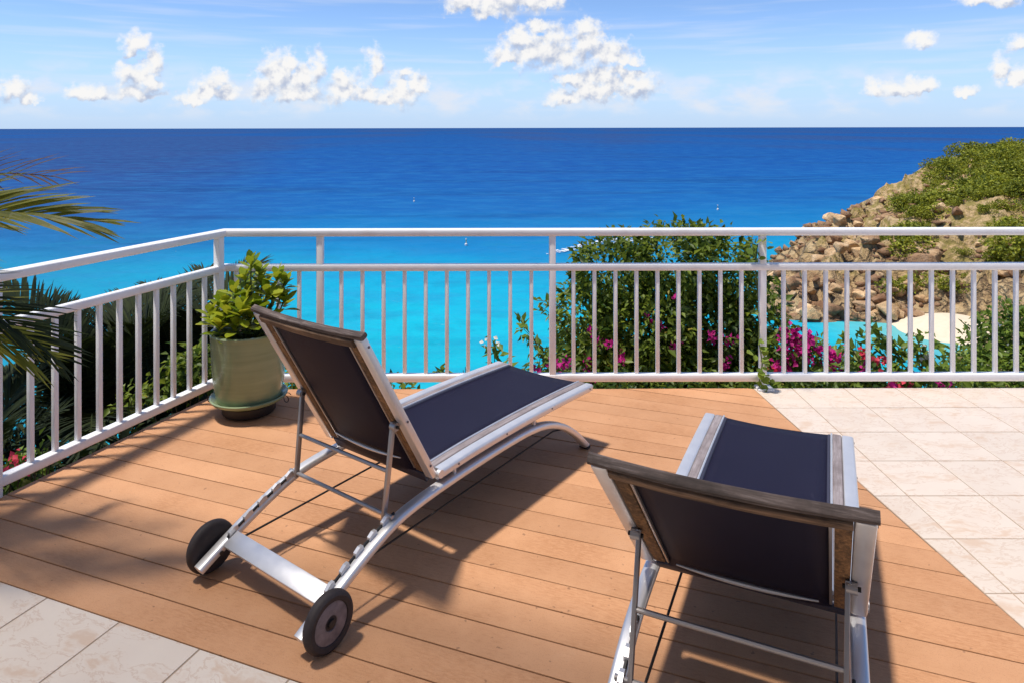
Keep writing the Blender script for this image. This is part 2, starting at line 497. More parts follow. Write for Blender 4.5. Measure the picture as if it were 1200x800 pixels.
    streak = T.noise(T.vmath('MULTIPLY', P, (0.16, 1.0, 0)), 0.020, 5.0, 0.6)
    c = T.mix(T.smooth(streak, 0.50, 0.66, 0, 0.38), c, (0.002, 0.034, 0.150))  # narrow dark streaks, cloud shadow put into the colour as well
    mott = T.noise(T.vmath('MULTIPLY', P, (0.5, 1.0, 0)), 0.11, 5.0, 0.65)
    c = T.mix(T.smooth(mott, 0.42, 0.66, 0, 0.32), c, (0.020, 0.190, 0.420))
    reef = T.noise(T.vmath('MULTIPLY', P, (0.7, 1.0, 0)), 0.035, 5.0, 0.6)
    c = T.mix(T.math('MULTIPLY', T.smooth(reef, 0.52, 0.66, 0, 0.55), T.smooth(sp.outputs[1], 260.0, 120.0)), c, (0.004, 0.21, 0.36))
    bay = T.vmath('DISTANCE', T.vmath('MULTIPLY', P, (1, 1, 0)), (60.0, 101.0, 0.0))
    c = T.mix(T.smooth(T.math('ADD', bay, T.math('MULTIPLY', big, 10.0)), 24.0, 5.0, 0, 0.75), c, (0.22, 0.56, 0.50))
    w1 = T.noise(T.vmath('MULTIPLY', P, (0.55, 1.0, 1)), 0.35, 4.0, 0.6)
    w2 = T.noise(T.vmath('MULTIPLY', P, (0.6, 1.0, 1)), 0.055, 3.0, 0.55)
    bp = T.n('ShaderNodeBump'); bp.inputs['Strength'].default_value = 1.0; bp.inputs['Distance'].default_value = 1.0
    T.l(T.math('ADD', T.math('MULTIPLY', w1, 0.9), T.math('MULTIPLY', w2, 3.0)), bp.inputs['Height'])
    df = T.n('ShaderNodeBsdfDiffuse'); T.l(c, df.inputs[0]); T.l(bp.outputs[0], df.inputs['Normal'])
    gl = T.n('ShaderNodeBsdfGlossy'); gl.inputs['Roughness'].default_value = 0.30; T.l(bp.outputs[0], gl.inputs['Normal'])
    ms = T.n('ShaderNodeMixShader'); ms.inputs[0].default_value = 0.06
    T.l(df.outputs[0], ms.inputs[1]); T.l(gl.outputs[0], ms.inputs[2])
    T.l(ms.outputs[0], m.node_tree.nodes['Material Output'].inputs[0])
    m, T, b = mat('foam')
    geo = T.n('ShaderNodeNewGeometry')
    b.inputs['Base Color'].default_value = (0.80, 0.82, 0.84, 1)
    b.inputs['Roughness'].default_value = 0.9
    fn = T.noise(geo.outputs['Position'], 0.5, 5.0, 0.7)
    T.l(T.smooth(fn, 0.47, 0.60), b.inputs['Alpha'])
    simple('buoy_white', (0.80, 0.80, 0.78), 0.4)
    simple('buoy_yellow', (0.75, 0.55, 0.10), 0.45)
    # awning cloth, added out of view to cast soft shade on the terrace
    m, T, b = mat('added_awning_cloth')
    b.inputs['Base Color'].default_value = (0.72, 0.66, 0.56, 1)
    b.inputs['Roughness'].default_value = 0.9
    tl = T.n('ShaderNodeBsdfTranslucent'); tl.inputs[0].default_value = (0.95, 0.83, 0.68, 1)
    mx = T.n('ShaderNodeMixShader'); mx.inputs[0].default_value = 0.80
    T.l(b.outputs[0], mx.inputs[1]); T.l(tl.outputs[0], mx.inputs[2])
    tp = T.n('ShaderNodeBsdfTransparent')          # open weave, set to lighten the cast shade
    m2 = T.n('ShaderNodeMixShader'); m2.inputs[0].default_value = 0.50
    T.l(mx.outputs[0], m2.inputs[1]); T.l(tp.outputs[0], m2.inputs[2])
    T.l(m2.outputs[0], m.node_tree.nodes['Material Output'].inputs[0])
    simple('stucco', (0.42, 0.37, 0.32), 0.9, var=0.08, scale=6, bmp=0.3)
mats()

# ------------------------------------------------------------------ mesh helpers
class MB:
    def __init__(s):
        s.v = []; s.f = []
    def add(s, vs, fs):
        o = len(s.v)
        s.v += [tuple(x) for x in vs]
        s.f += [tuple(i + o for i in f) for f in fs]
        return s
    def box(s, c, size, M=None, bev=0.0, seg=2):
        bm = bmesh.new()
        bmesh.ops.create_cube(bm, size=1.0)
        bmesh.ops.scale(bm, vec=size, verts=bm.verts)
        if bev > 0:
            bmesh.ops.bevel(bm, geom=bm.edges[:], offset=bev, segments=seg, profile=0.5, affect='EDGES')
        bm.verts.index_update()
        X = Matrix.Translation(c) @ (M.to_4x4() if M is not None else Matrix())
        vs = [X @ v.co for v in bm.verts]
        fs = [[v.index for v in f.verts] for f in bm.faces]
        bm.free()
        return s.add(vs, fs)
    def tube(s, pts, rad, n=8, cap=True):
        pts = [Vector(p) for p in pts]
        rads = rad if isinstance(rad, (list, tuple)) else [rad] * len(pts)
        vs = []; fs = []
        ref = None
        for i, p in enumerate(pts):
            t = (pts[min(i + 1, len(pts) - 1)] - pts[max(i - 1, 0)]).normalized()
            if ref is None:
                ref = t.orthogonal().normalized()
            else:
                ref = (ref - t * ref.dot(t)).normalized()
            b = t.cross(ref)
            for k in range(n):
                a = 2 * math.pi * k / n
                vs.append(p + (ref * math.cos(a) + b * math.sin(a)) * rads[i])
        for i in range(len(pts) - 1):
            for k in range(n):
                k2 = (k + 1) % n
                fs.append((i * n + k, i * n + k2, (i + 1) * n + k2, (i + 1) * n + k))
        if cap:
            fs.append(tuple(range(n))[::-1])
            fs.append(tuple((len(pts) - 1) * n + k for k in range(n)))
        return s.add(vs, fs)
    def sweep(s, path, prof, lat=Vector((1, 0, 0)), cap=True):
        """sweep a closed profile (a along lat, b along the normal) on a path in a plane perpendicular to lat"""
        path = [Vector(p) for p in path]
        n = len(prof); vs = []; fs = []
        for i, p in enumerate(path):
            t = (path[min(i + 1, len(path) - 1)] - path[max(i - 1, 0)]).normalized()
            nm = lat.cross(t).normalized()
            for (a, b) in prof:
                vs.append(p + lat * a + nm * b)
        for i in range(len(path) - 1):
            for k in range(n):
                k2 = (k + 1) % n
                fs.append((i * n + k, i * n + k2, (i + 1) * n + k2, (i + 1) * n + k))
        if cap:
            fs.append(tuple(range(n))[::-1]); fs.append(tuple((len(path) - 1) * n + k for k in range(n)))
        return s.add(vs, fs)
    def lathe(s, prof, n=32, M=None):
        vs = []; fs = []
        for (r, z) in prof:
            for k in range(n):
                a = 2 * math.pi * k / n
                vs.append(Vector((r * math.cos(a), r * math.sin(a), z)))
        for i in range(len(prof) - 1):
            for k in range(n):
                k2 = (k + 1) % n
                fs.append((i * n + k, i * n + k2, (i + 1) * n + k2, (i + 1) * n + k))
        if prof[0][0] > 1e-6: fs.append(tuple(range(n))[::-1])
        if prof[-1][0] > 1e-6: fs.append(tuple((len(prof) - 1) * n + k for k in range(n)))
        if M is not None: vs = [M @ v for v in vs]
        return s.add(vs, fs)
    def mesh(s, name, m, smooth=True, angle=35):
        me = bpy.data.meshes.new(name)
        me.from_pydata(s.v, [], s.f)
        me.validate(); me.update()
        bm = bmesh.new(); bm.from_mesh(me)
        bmesh.ops.recalc_face_normals(bm, faces=bm.faces)
        bm.to_mesh(me); bm.free()
        me.materials.append(MATS[m])
        if smooth:
            me.shade_smooth(); me.set_sharp_from_angle(angle=R(angle))
        return me
    def build(s, name, m, parent=None, smooth=True, loc=(0, 0, 0), angle=35):
        return link(name, s.mesh(name, m, smooth, angle), parent, loc)

def link(name, me, parent=None, loc=(0, 0, 0)):
    o = bpy.data.objects.new(name, me)
    COL.objects.link(o)
    o.location = loc
    if parent is not None: o.parent = parent
    return o

def tag(o, label=None, cat=None, group=None, kind=None):
    if label: o['label'] = label
    if cat: o['category'] = cat
    if group: o['group'] = group
    if kind: o['kind'] = kind
    return o

def empty(name, loc=(0, 0, 0), rz=0.0):
    o = bpy.data.objects.new(name, None)
    COL.objects.link(o)
    o.location = loc; o.rotation_euler = (0, 0, rz)
    o.empty_display_size = 0.1
    return o

def copy_tree(o, parent=None):
    c = o.copy(); COL.objects.link(c); c.parent = parent
    for ch in list(o.children):
        copy_tree(ch, c)
    return c

def np_mesh(name, verts, faces, m, tint=None, smooth=False):
    """fast mesh from numpy; faces (n,k)"""
    me = bpy.data.meshes.new(name)
    verts = np.asarray(verts, np.float32); faces = np.asarray(faces, np.int32)
    n, k = faces.shape
    me.vertices.add(len(verts)); me.vertices.foreach_set('co', verts.ravel())
    me.loops.add(n * k); me.loops.foreach_set('vertex_index', faces.ravel())
    me.polygons.add(n)
    me.polygons.foreach_set('loop_start', np.arange(0, n * k, k, dtype=np.int32))
    me.polygons.foreach_set('loop_total', np.full(n, k, np.int32))
    if smooth: me.polygons.foreach_set('use_smooth', np.ones(n, bool))
    me.update(calc_edges=True)
    if tint is not None:
        at = me.attributes.new('tint', 'FLOAT', 'FACE')
        at.data.foreach_set('value', np.asarray(tint, np.float32))
    me.materials.append(MATS[m])
    return me

def norm(a):
    return a / np.maximum(np.linalg.norm(a, axis=1, keepdims=True), 1e-9)

def leaf_mesh(name, pos, axis, nrm, length, width, m, tint, fold=0.25):
    """leaves as folded diamonds: two triangles... each leaf 4 verts, two faces"""
    n = len(pos)
    axis = norm(axis)
    side = norm(np.cross(axis, nrm)); nn = norm(np.cross(side, axis))
    L = length.reshape(-1, 1); W = width.reshape(-1, 1)
    base = pos
    tip = pos + axis * L - nn * L * 0.12
    a = pos + axis * L * 0.45 + side * W * 0.5 + nn * W * fold
    b = pos + axis * L * 0.45 - side * W * 0.5 + nn * W * fold
    V = np.stack([base, a, tip, b], 1).reshape(-1, 3)
    i = np.arange(n) * 4
    F = np.stack([np.stack([i, i + 1, i + 2], 1), np.stack([i, i + 2, i + 3], 1)], 1).reshape(-1, 3)
    return np_mesh(name, V, F, m, np.repeat(tint, 2))

# ------------------------------------------------------------------ terrace directions
TH = R(20.5)
E1 = Vector((math.cos(TH), -math.sin(TH), 0))      # along the boards
E2 = Vector((math.sin(TH), math.cos(TH), 0))       # along the side rail
MT = Matrix(((E1.x, E2.x, 0), (E1.y, E2.y, 0), (0, 0, 1)))   # board frame to world
SEA_Z = -28.35
FRONT_Y = 4.385
CORNER = Vector((-1.83, 4.40, 0))

# ------------------------------------------------------------------ land
def fbm(x, y, oct=5, seed=0.0):
    v = np.zeros_like(x); a = 0.5; f = 1.0
    out = np.zeros(x.shape)
    for o in range(oct):
        out += a * np.array([noise.noise(Vector((px * f + seed, py * f - seed, seed * 0.37 + o))) for px, py in zip(x.ravel(), y.ravel())]).reshape(x.shape)
        a *= 0.5; f *= 2.03
    return out

SHORE = np.array([(460, 330), (260, 322), (165, 290), (130, 255), (110, 228), (99, 212), (95, 200), (90, 192), (82, 186), (74, 174), (64, 163), (57, 153), (51, 140), (45, 126),
                  (41, 114), (43, 108), (48, 106), (52, 107), (57, 106), (60, 104), (62.5, 99.5), (62, 94), (56, 85), (48, 75), (36, 66), (10, 58), (-20, 56), (-60, 62),
                  (-110, 80), (-200, 120), (-260, 100), (-260, -120), (460, -120)], float)

def shore_dist(X, Y):
    """signed distance to the waterline, positive on land"""
    P = np.stack([X.ravel(), Y.ravel()], 1)
    best = np.full(len(P), 1e9); inside = np.zeros(len(P), bool)
    n = len(SHORE)
    for i in range(n):
        a = SHORE[i]; b = SHORE[(i + 1) % n]
        ab = b - a
        t = np.clip(((P - a) @ ab) / (ab @ ab), 0, 1)
        q = a + t[:, None] * ab
        best = np.minimum(best, np.hypot(*(P - q).T))
        c = ((a[1] > P[:, 1]) != (b[1] > P[:, 1]))
        with np.errstate(divide='ignore', invalid='ignore'):
            xi = a[0] + (P[:, 1] - a[1]) * (b[0] - a[0]) / (b[1] - a[1] if b[1] != a[1] else 1e-9)
        inside ^= c & (P[:, 0] < xi)
    return np.where(inside, best, -best).reshape(X.shape)

_cg = np.random.default_rng(5)
_CP = np.stack([_cg.uniform(25, 190, 1500), _cg.uniform(92, 250, 1500)], 1)
_CH = _cg.uniform(-1.2, 1.7, 1500); _CT = _cg.normal(0, .34, (1500, 2))
def crag_field(X, Y):
    """jointed rock: every cell is a tilted slab at its own height"""
    P = np.stack([X.ravel(), Y.ravel()], 1).astype(np.float32)
    out = np.zeros(len(P)); m = (P[:, 0] > 25) & (P[:, 0] < 190) & (P[:, 1] > 92) & (P[:, 1] < 250)
    Q = P[m]; res = np.zeros(len(Q))
    C = _CP.astype(np.float32)
    for a in range(0, len(Q), 4000):
        q = Q[a:a + 4000]
        d2 = ((q[:, None, 0] - C[None, :, 0]) ** 2 * 1.0 + (q[:, None, 1] - C[None, :, 1]) ** 2)
        k = d2.argmin(1)
        res[a:a + 4000] = _CH[k] + ((q - _CP[k]) * _CT[k]).sum(1)
    out[m] = res
    return out.reshape(X.shape)

def land_height(X, Y):
    d = shore_dist(X, Y)
    nz = fbm(X * 0.045, Y * 0.045, 5, 3.1)
    nf = fbm(X * 0.22, Y * 0.22, 4, 8.7)
    rg = 0.5 - np.abs(fbm(X * 0.16, Y * 0.16, 4, 5.3))
    dd = d + nz * 7.0 * np.clip(np.abs(d) / 10, 0, 1)
    bx = np.exp(-(((X - 63) / 7) ** 2 + ((Y - 100) / 9) ** 2))          # the beach has no cliff
    cliff = 0.8 * (1 - bx) * np.clip(dd / 2.5, 0, 1)
    dp = np.maximum(dd, 0)
    slope = (0.36 + 0.25 * np.clip((Y - 140) / 55, 0, 1)) * dp * (1 - 0.75 * bx)
    h = cliff + slope
    cap = 22.5
    k = 8.0
    hh = np.clip(0.5 + 0.5 * (cap - h) / k, 0, 1)
    h = cap * (1 - hh) + h * hh - k * hh * (1 - hh)
    far = np.clip((Y - 96) / 10, 0, 1)
    crag = crag_field(X, Y) * far * np.clip(dd / 3, 0, 1) * np.clip((46 - dd) / 22, 0.25, 1) * (1 - bx)
    h += (nf * 2.4 + (rg - 0.35) * 2.2) * np.clip(dd / 6, 0, 1) * (1 - bx) + crag
    h = np.where(d < 0, np.maximum(d * 0.4, -4.0), h)
    z = h + SEA_Z
    # the garden below the terrace
    near = -1.15 - 0.42 * np.maximum(np.hypot(X, Y - 1.0) - 4.0, 0)
    z = np.where(np.hypot(X, Y) < 45, np.minimum(z, near), z)
    return z

def build_land():
    xs = np.unique(np.concatenate([np.arange(-260, -20, 12), np.arange(-20, 28, 4), np.arange(28, 160, 0.75), np.arange(160, 461, 10)]))
    ys = np.unique(np.concatenate([np.arange(-120, -20, 15), np.arange(-20, 80, 4), np.arange(80, 96, 2), np.arange(96, 222, 0.8), np.arange(222, 340, 6)]))
    X, Y = np.meshgrid(xs, ys)
    Z = land_height(X, Y)
    V = np.stack([X, Y, Z], -1).reshape(-1, 3)
    ny, nx = X.shape
    i = np.arange(ny * nx).reshape(ny, nx)
    F = np.stack([i[:-1, :-1], i[:-1, 1:], i[1:, 1:], i[1:, :-1]], -1).reshape(-1, 4)
    o = link('hillside', np_mesh('hillside', V, F, 'land', smooth=False))
    tag(o, 'rocky headland and coastal hillside with dry scrub', kind='structure')
    return o
HILL = build_land()

def zland(x, y):
    return float(land_height(np.array([[x]]), np.array([[y]]))[0, 0])

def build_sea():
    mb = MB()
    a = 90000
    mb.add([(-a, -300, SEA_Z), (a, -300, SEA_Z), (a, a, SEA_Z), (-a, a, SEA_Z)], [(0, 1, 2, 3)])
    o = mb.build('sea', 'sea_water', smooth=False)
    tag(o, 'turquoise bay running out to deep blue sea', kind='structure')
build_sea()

def build_beach():
    xs = np.linspace(51, 76, 50); ys = np.linspace(92, 114, 44)
    X, Y = np.meshgrid(xs, ys)
    d = shore_dist(X, Y)
    m = np.exp(-(((X - 63.5) / 7.0) ** 2 + ((Y - 101.5) / 6.5) ** 2))
    Z = SEA_Z + 0.03 + 0.16 * np.maximum(d, -1.5) + (m - 0.35) * 2.6
    V = np.stack([X, Y, Z], -1).reshape(-1, 3)
    ny, nx = X.shape
    i = np.arange(ny * nx).reshape(ny, nx)
    F = np.stack([i[:-1, :-1], i[:-1, 1:], i[1:, 1:], i[1:, :-1]], -1).reshape(-1, 4)
    o = link('beach', np_mesh('beach', V, F, 'sand', smooth=True))
    tag(o, 'small pale sand beach at the foot of the cliff', kind='structure')
build_beach()

# rocks on the headland: pieces of the setting
def rock_mesh(seed):
    """an angular block: hull of a few random points, edges worn"""
    rr = random.Random(seed)
    bm = bmesh.new()
    for _ in range(15):
        v = Vector((rr.gauss(0, 1), rr.gauss(0, 1), rr.gauss(0, 1))).normalized() * rr.uniform(.8, 1.08)
        bm.verts.new((v.x, v.y, v.z))
    bmesh.ops.convex_hull(bm, input=bm.verts[:])
    bmesh.ops.delete(bm, geom=[v for v in bm.verts if not v.link_faces], context='VERTS')
    bmesh.ops.bevel(bm, geom=bm.edges[:], offset=.07, segments=1, profile=.5, affect='EDGES')
    bmesh.ops.triangulate(bm, faces=bm.faces[:])
    for v in bm.verts:
        v.co += v.co.normalized() * 0.10 * noise.noise(v.co * 2.9 + Vector((seed * 3.7, 0, 0)))
    me = bpy.data.meshes.new('rock'); bm.to_mesh(me); bm.free()
    me.materials.append(MATS['rock'])
    return me
ROCKS = [rock_mesh(s) for s in range(14)]
def rock(x, y, s, z=None, sq=(1, 1, 0.75), sink=0.25):
    o = link('rock', random.choice(ROCKS), HILL)
    zz = zland(x, y) if z is None else z
    o.location = (x, y, max(zz, SEA_Z - 0.3) + s * sq[2] * (0.5 - sink))
    s *= 0.72
    o.scale = (s * sq[0], s * sq[1], s * sq[2])
    o.rotation_euler = (random.uniform(-.4, .4), random.uniform(-.4, .4), random.uniform(0, 6.28))
    return o
def at_px(px, Y):
    return (px - 600) / FPX * Y
for (px, Y, s) in [(931, 160, 2.6), (948, 190, 2.6), (962, 192, 3.0), (972, 194, 2.6), (985, 190, 3.0), (955, 186, 2.0), (1008, 200, 4.6), (998, 198, 3.2), (1030, 192, 4.4),
                   (1048, 176, 4.0), (1075, 186, 3.6), (1060, 182, 3.8), (985, 150, 2.8), (970, 140, 2.4), (1040, 148, 3.4), (1098, 160, 3.8),
                   (1105, 158, 3.4), (906, 128, 2.4), (916, 125, 2.2), (926, 121, 2.9), (938, 119, 3.3), (952, 117, 3.6), (965, 116, 3.0), (978, 112, 2.2), (945, 112, 2.2), (930, 113, 2.4), (915, 116, 2.0),
                   (992, 112, 2.6), (1005, 112, 3.2), (1018, 111, 2.4), (1040, 107, 3.0), (1052, 107, 1.8), (1030, 110, 2.6), (1065, 112, 3.6), (1078, 116, 4.2), (1090, 118, 3.6), (1060, 122, 4.2), (985, 125, 2.8),
                   (960, 130, 2.6), (1000, 130, 3.0), (940, 130, 2.4), (1020, 122, 2.8)]:
    rock(at_px(px, Y), Y, s * random.uniform(0.8, 1.05), sq=(1.0, 0.85, random.uniform(0.6, 0.95)))
cnt = 0
while cnt < 200:
    px = random.uniform(900, 1195); Y = random.uniform(106, 200)
    x = at_px(px, Y)
    d = float(shore_dist(np.array([x]), np.array([Y]))[0])
    if d < 0.3 or d > 40: continue
    if random.random() < d / 40 * 0.75: continue
    rock(x, Y, random.choice((.7, .9, 1.1, 1.4, 1.8, 2.4)) * random.uniform(.8, 1.2), sq=(1, random.uniform(.7, 1.1), random.uniform(.5, .9)))
    cnt += 1

def build_rubble():
    g = np.random.default_rng(77)
    hull = bmesh.new()
    rr = random.Random(2)
    for _ in range(11):
        v = Vector((rr.gauss(0, 1), rr.gauss(0, 1), rr.gauss(0, 1))).normalized(); hull.verts.new((v.x, v.y, v.z))
    bmesh.ops.convex_hull(hull, input=hull.verts[:]); bmesh.ops.triangulate(hull, faces=hull.faces[:]); hull.verts.index_update()
    bv = np.array([v.co[:] for v in hull.verts]); bf = np.array([[v.index for v in f.verts] for f in hull.faces]); hull.free()
    px = g.uniform(895, 1205, 9000); Y = g.uniform(105, 208, 9000); X = (px - 600) / FPX * Y
    d = shore_dist(X, Y)
    nz = fbm(X * .09, Y * .09, 3, 9.9)
    ok = (d > 0.2) & (d < 55) & (g.random(9000) < np.clip(1.15 - d / 38, .10, 1)) & (nz > -.14)
    ok &= ~((np.abs(X - 64) < 7) & (np.abs(Y - 101) < 6))
    X, Y = X[ok][:750], Y[ok][:750]
    Z = land_height(X, Y)
    n = len(X)
    s = g.gamma(2.2, .24, n) + .22
    V = bv[None] * (1 + g.normal(0, .20, (n, len(bv), 1))) * (s[:, None] * np.stack([g.uniform(.8, 1.4, n), g.uniform(.8, 1.3, n), g.uniform(.5, .95, n)], 1))[:, None, :].reshape(n, 1, 3)
    a = g.uniform(0, 6.28, n); ca, sa = np.cos(a)[:, None], np.sin(a)[:, None]
    V = np.stack([V[..., 0] * ca - V[..., 1] * sa, V[..., 0] * sa + V[..., 1] * ca, V[..., 2]], -1)
    V += np.stack([X, Y, np.maximum(Z, SEA_Z) + s * .12], -1)[:, None, :]
    F = (bf[None] + (np.arange(n) * len(bv))[:, None, None]).reshape(-1, 3)
    o = link('rubble', np_mesh('rubble', V.reshape(-1, 3), F, 'rock'), HILL)
    o['kind'] = 'stuff'
build_rubble()

# scrub on the headland
def shrub_mesh(seed, n=900, kind='leaf_scrub'):
    g = np.random.default_rng(seed)
    lob = g.normal(0, 0.42, (7, 3)) * np.array([1, 1, .45]) + np.array([0, 0, .55])
    lr = g.uniform(.35, .6, 7)
    k = g.integers(0, 7, n)
    dirs = norm(g.normal(0, 1, (n, 3)))
    rad = lr[k][:, None] * g.uniform(.72, 1.05, (n, 1))
    pos = lob[k] + dirs * rad * np.array([1, 1, .8])
    pos[:, 2] = np.maximum(pos[:, 2], 0.02)
    ax = norm(dirs + g.normal(0, .7, (n, 3)))
    nr = norm(dirs + g.normal(0, .5, (n, 3)) + np.array([0, 0, .4]))
    t = np.clip(0.15 + 0.45 * (k / 7.0) + g.normal(0, .18, n), 0, 1)
    return leaf_mesh('crown', pos, ax, nr, g.uniform(.10, .20, n), g.uniform(.07, .13, n), kind, t)
SHRUBS = [shrub_mesh(s) for s in range(7)]
trunk_mb = MB().tube([(0, 0, -0.3), (0.03, 0.02, 0.2), (0.0, 0.05, 0.5)], [0.06, 0.045, 0.02], 6)
TRUNK = trunk_mb.mesh('trunk', 'bark')
def shrub(x, y, s, sz=1.0):
    o = empty('scrub_bush', (x, y, zland(x, y)), random.uniform(0, 6.28))
    o.scale = (s, s, s * sz)
    link('crown', random.choice(SHRUBS), o)
    link('trunk', TRUNK, o)
    d = float(shore_dist(np.array([x]), np.array([y]))[0])
    if y > 196: w = ('green scrub bush on the skyline ridge of the headland', 'scrub bushes on the skyline ridge')
    elif d < 16: w = ('green scrub bush low on the headland among the shore rocks', 'scrub bushes among the shore rocks')
    elif y > 150: w = ('green scrub bush high on the seaward slope of the headland', 'scrub bushes on the upper slope')
    else: w = ('green scrub bush on the bank above the sandy beach', 'scrub bushes above the beach')
    tag(o, w[0], 'bush', w[1])
for (px, Y, s) in [(1195, 205, 5.0), (1165, 200, 3.0), (1068, 150, 4.0), (1055, 150, 3.4), (1088, 152, 4.2), (1075, 158, 4.0), (1066, 128, 3.6), (1075, 126, 3.0), (1058, 126, 2.6), (1098, 178, 4.6), (1112, 176, 4.0), (1180, 190, 4.4),
                   (1136, 205, 3.2), (1150, 206, 3.0), (1100, 205, 2.2), (1165, 206, 2.6), (1082, 202, 2.0)]:
    shrub(at_px(px, Y), Y, s, random.uniform(.7, 1))
cnt = 0
while cnt < 140:
    px = random.uniform(1040, 1215); Y = random.uniform(104, 206)
    x = at_px(px, Y)
    d = float(shore_dist(np.array([x]), np.array([Y]))[0])
    if d < 7 or (d < 18 and random.random() < .7): continue
    if Y > 160 and px < 1085 + 6 * random.random(): continue
    if 1085 < px < 1150 and Y < 135 and random.random() < .85: continue
    shrub(x, Y, random.choice((1.2, 1.6, 2.0, 2.6, 3.4, 4.2)) * random.uniform(.85, 1.15), random.uniform(.55, 1.0))
    cnt += 1

# buoys
def buoy(px, Y, s, label):
    o = empty('buoy', (at_px(px, Y), Y, SEA_Z))
    MB().lathe([(0.0, -0.2), (0.30, -0.1), (0.40, 0.25), (0.34, 0.55), (0.12, 0.7), (0.0, 0.72)], 12).build('float', 'buoy_white', o)
    MB().tube([(0, 0, .68), (0, 0, 1.7)], 0.10, 8).build('mast', 'buoy_yellow', o)
    MB().lathe([(0.0, 1.55), (0.2, 1.6), (0.2, 1.95), (0.0, 2.0)], 10).build('top_mark', 'buoy_white', o)
    o.scale = (s, s, s)
    tag(o, label, 'buoy', 'mooring buoys in the bay')
buoy(546, 176, 0.95, 'small white mooring buoy floating just below the railing top, left of centre')
buoy(841, 250, 1.0, 'tiny white buoy on blue water above the leafy tree')
buoy(485, 280, 0.9, 'tiny pale buoy farthest out on the blue water')
# rock awash with surf, beyond the tree
rk = link('sea_rock', ROCKS[3]); rk.location = (at_px(737, 190), 190, SEA_Z); rk.scale = (2.6, 2.0, 1.1)
tag(rk, 'low pale rock awash in white surf behind the tree', 'rock')
def foam_patch(pts, name, label):
    mb = MB(); n = len(pts) // 2
    vs = []
    for x, y in pts: vs.append((x, y, SEA_Z + 0.25))
    fs = [(i, i + 1, len(pts) - 2 - i, len(pts) - 1 - i) for i in range(n - 1)]
    mb.add(vs, fs)
    o = mb.build(name, 'foam', smooth=False)
    tag(o, label, kind='stuff')
c0 = [(at_px(px, 24300 / (py - 150)), 24300 / (py - 150)) for px, py in
      [(640, 297), (665, 291), (690, 285), (715, 280), (738, 277), (765, 279), (765, 285), (738, 285), (715, 288), (690, 291), (665, 296), (640, 300)]]
foam_patch(c0, 'sea_foam', 'white surf trailing from a rock in the bay')
foam_patch([(at_px(px, 24300 / (py - 150)), 24300 / (py - 150)) for px, py in
            [(898, 312), (925, 303), (945, 300), (962, 300), (962, 306), (945, 307), (925, 310), (898, 318)]], 'shore_foam', 'thin white surf along the rocky point')

# ------------------------------------------------------------------ terrace
def clip_poly(poly, n, c):
    """keep the side n.p <= c"""
    out = []
    for i in range(len(poly)):
        a = poly[i]; b = poly[(i + 1) % len(poly)]
        da = n[0] * a[0] + n[1] * a[1] - c; db = n[0] * b[0] + n[1] * b[1] - c
        if da <= 0: out.append(a)
        if (da < 0 < db) or (db < 0 < da):
            t = da / (da - db)
            out.append((a[0] + (b[0] - a[0]) * t, a[1] + (b[1] - a[1]) * t))
    return out

def prism(poly, z0, z1, bev):
    bm = bmesh.new()
    lo = [bm.verts.new((x, y, z0)) for x, y in poly]; hi = [bm.verts.new((x, y, z1)) for x, y in poly]
    n = len(poly)
    top = bm.faces.new(hi)
    bm.faces.new(lo[::-1])
    for i in range(n):
        bm.faces.new((lo[i], lo[(i + 1) % n], hi[(i + 1) % n], hi[i]))
    bmesh.ops.recalc_face_normals(bm, faces=bm.faces)
    if bev > 0:
        bmesh.ops.bevel(bm, geom=list(top.edges), offset=bev, segments=2, profile=0.5, affect='EDGES')
    return bm

def area(p):
    return 0.5 * abs(sum(p[i][0] * p[(i + 1) % len(p)][1] - p[(i + 1) % len(p)][0] * p[i][1] for i in range(len(p))))

def dedupe(p):
    out = []
    for q in p:
        if not out or math.hypot(q[0] - out[-1][0], q[1] - out[-1][1]) > 1e-4: out.append(q)
    if len(out) > 1 and math.hypot(out[0][0] - out[-1][0], out[0][1] - out[-1][1]) < 1e-4: out.pop()
    return out

def piece(name, poly, z0, z1, m, parent, bev, rot=0.0):
    poly = dedupe(poly)
    if len(poly) < 3 or area(poly) < 0.0012: return None
    cx = sum(p[0] for p in poly) / len(poly); cy = sum(p[1] for p in poly) / len(poly)
    ca, sa = math.cos(-rot), math.sin(-rot)
    loc = [((x - cx) * ca - (y - cy) * sa, (x - cx) * sa + (y - cy) * ca) for x, y in poly]
    bm = prism(loc, z0, z1, bev)
    me = bpy.data.meshes.new(name); bm.to_mesh(me); bm.free()
    me.materials.append(MATS[m])
    o = link(name, me, parent, (cx, cy, 0)); o.rotation_euler = (0, 0, rot)
    return o

# the side rail's line: points p with E1.p = const
RAIL_C = E1.dot(CORNER)
LEFT_N = (-E1.x, -E1.y); LEFT_C = -(RAIL_C + 0.015)          # deck stays right of the rail's line
# the boards' right edge against the tiles
RA, RB = Vector((1.525, 4.385)), Vector((1.690, 2.20))
rd = (RB - RA).normalized()
RIGHT_N = (-rd.y, rd.x)
if RIGHT_N[0] < 0: RIGHT_N = (-RIGHT_N[0], -RIGHT_N[1])
RIGHT_C = RIGHT_N[0] * RA.x + RIGHT_N[1] * RA.y
DECK_C0 = 1.712
PITCH = 0.139

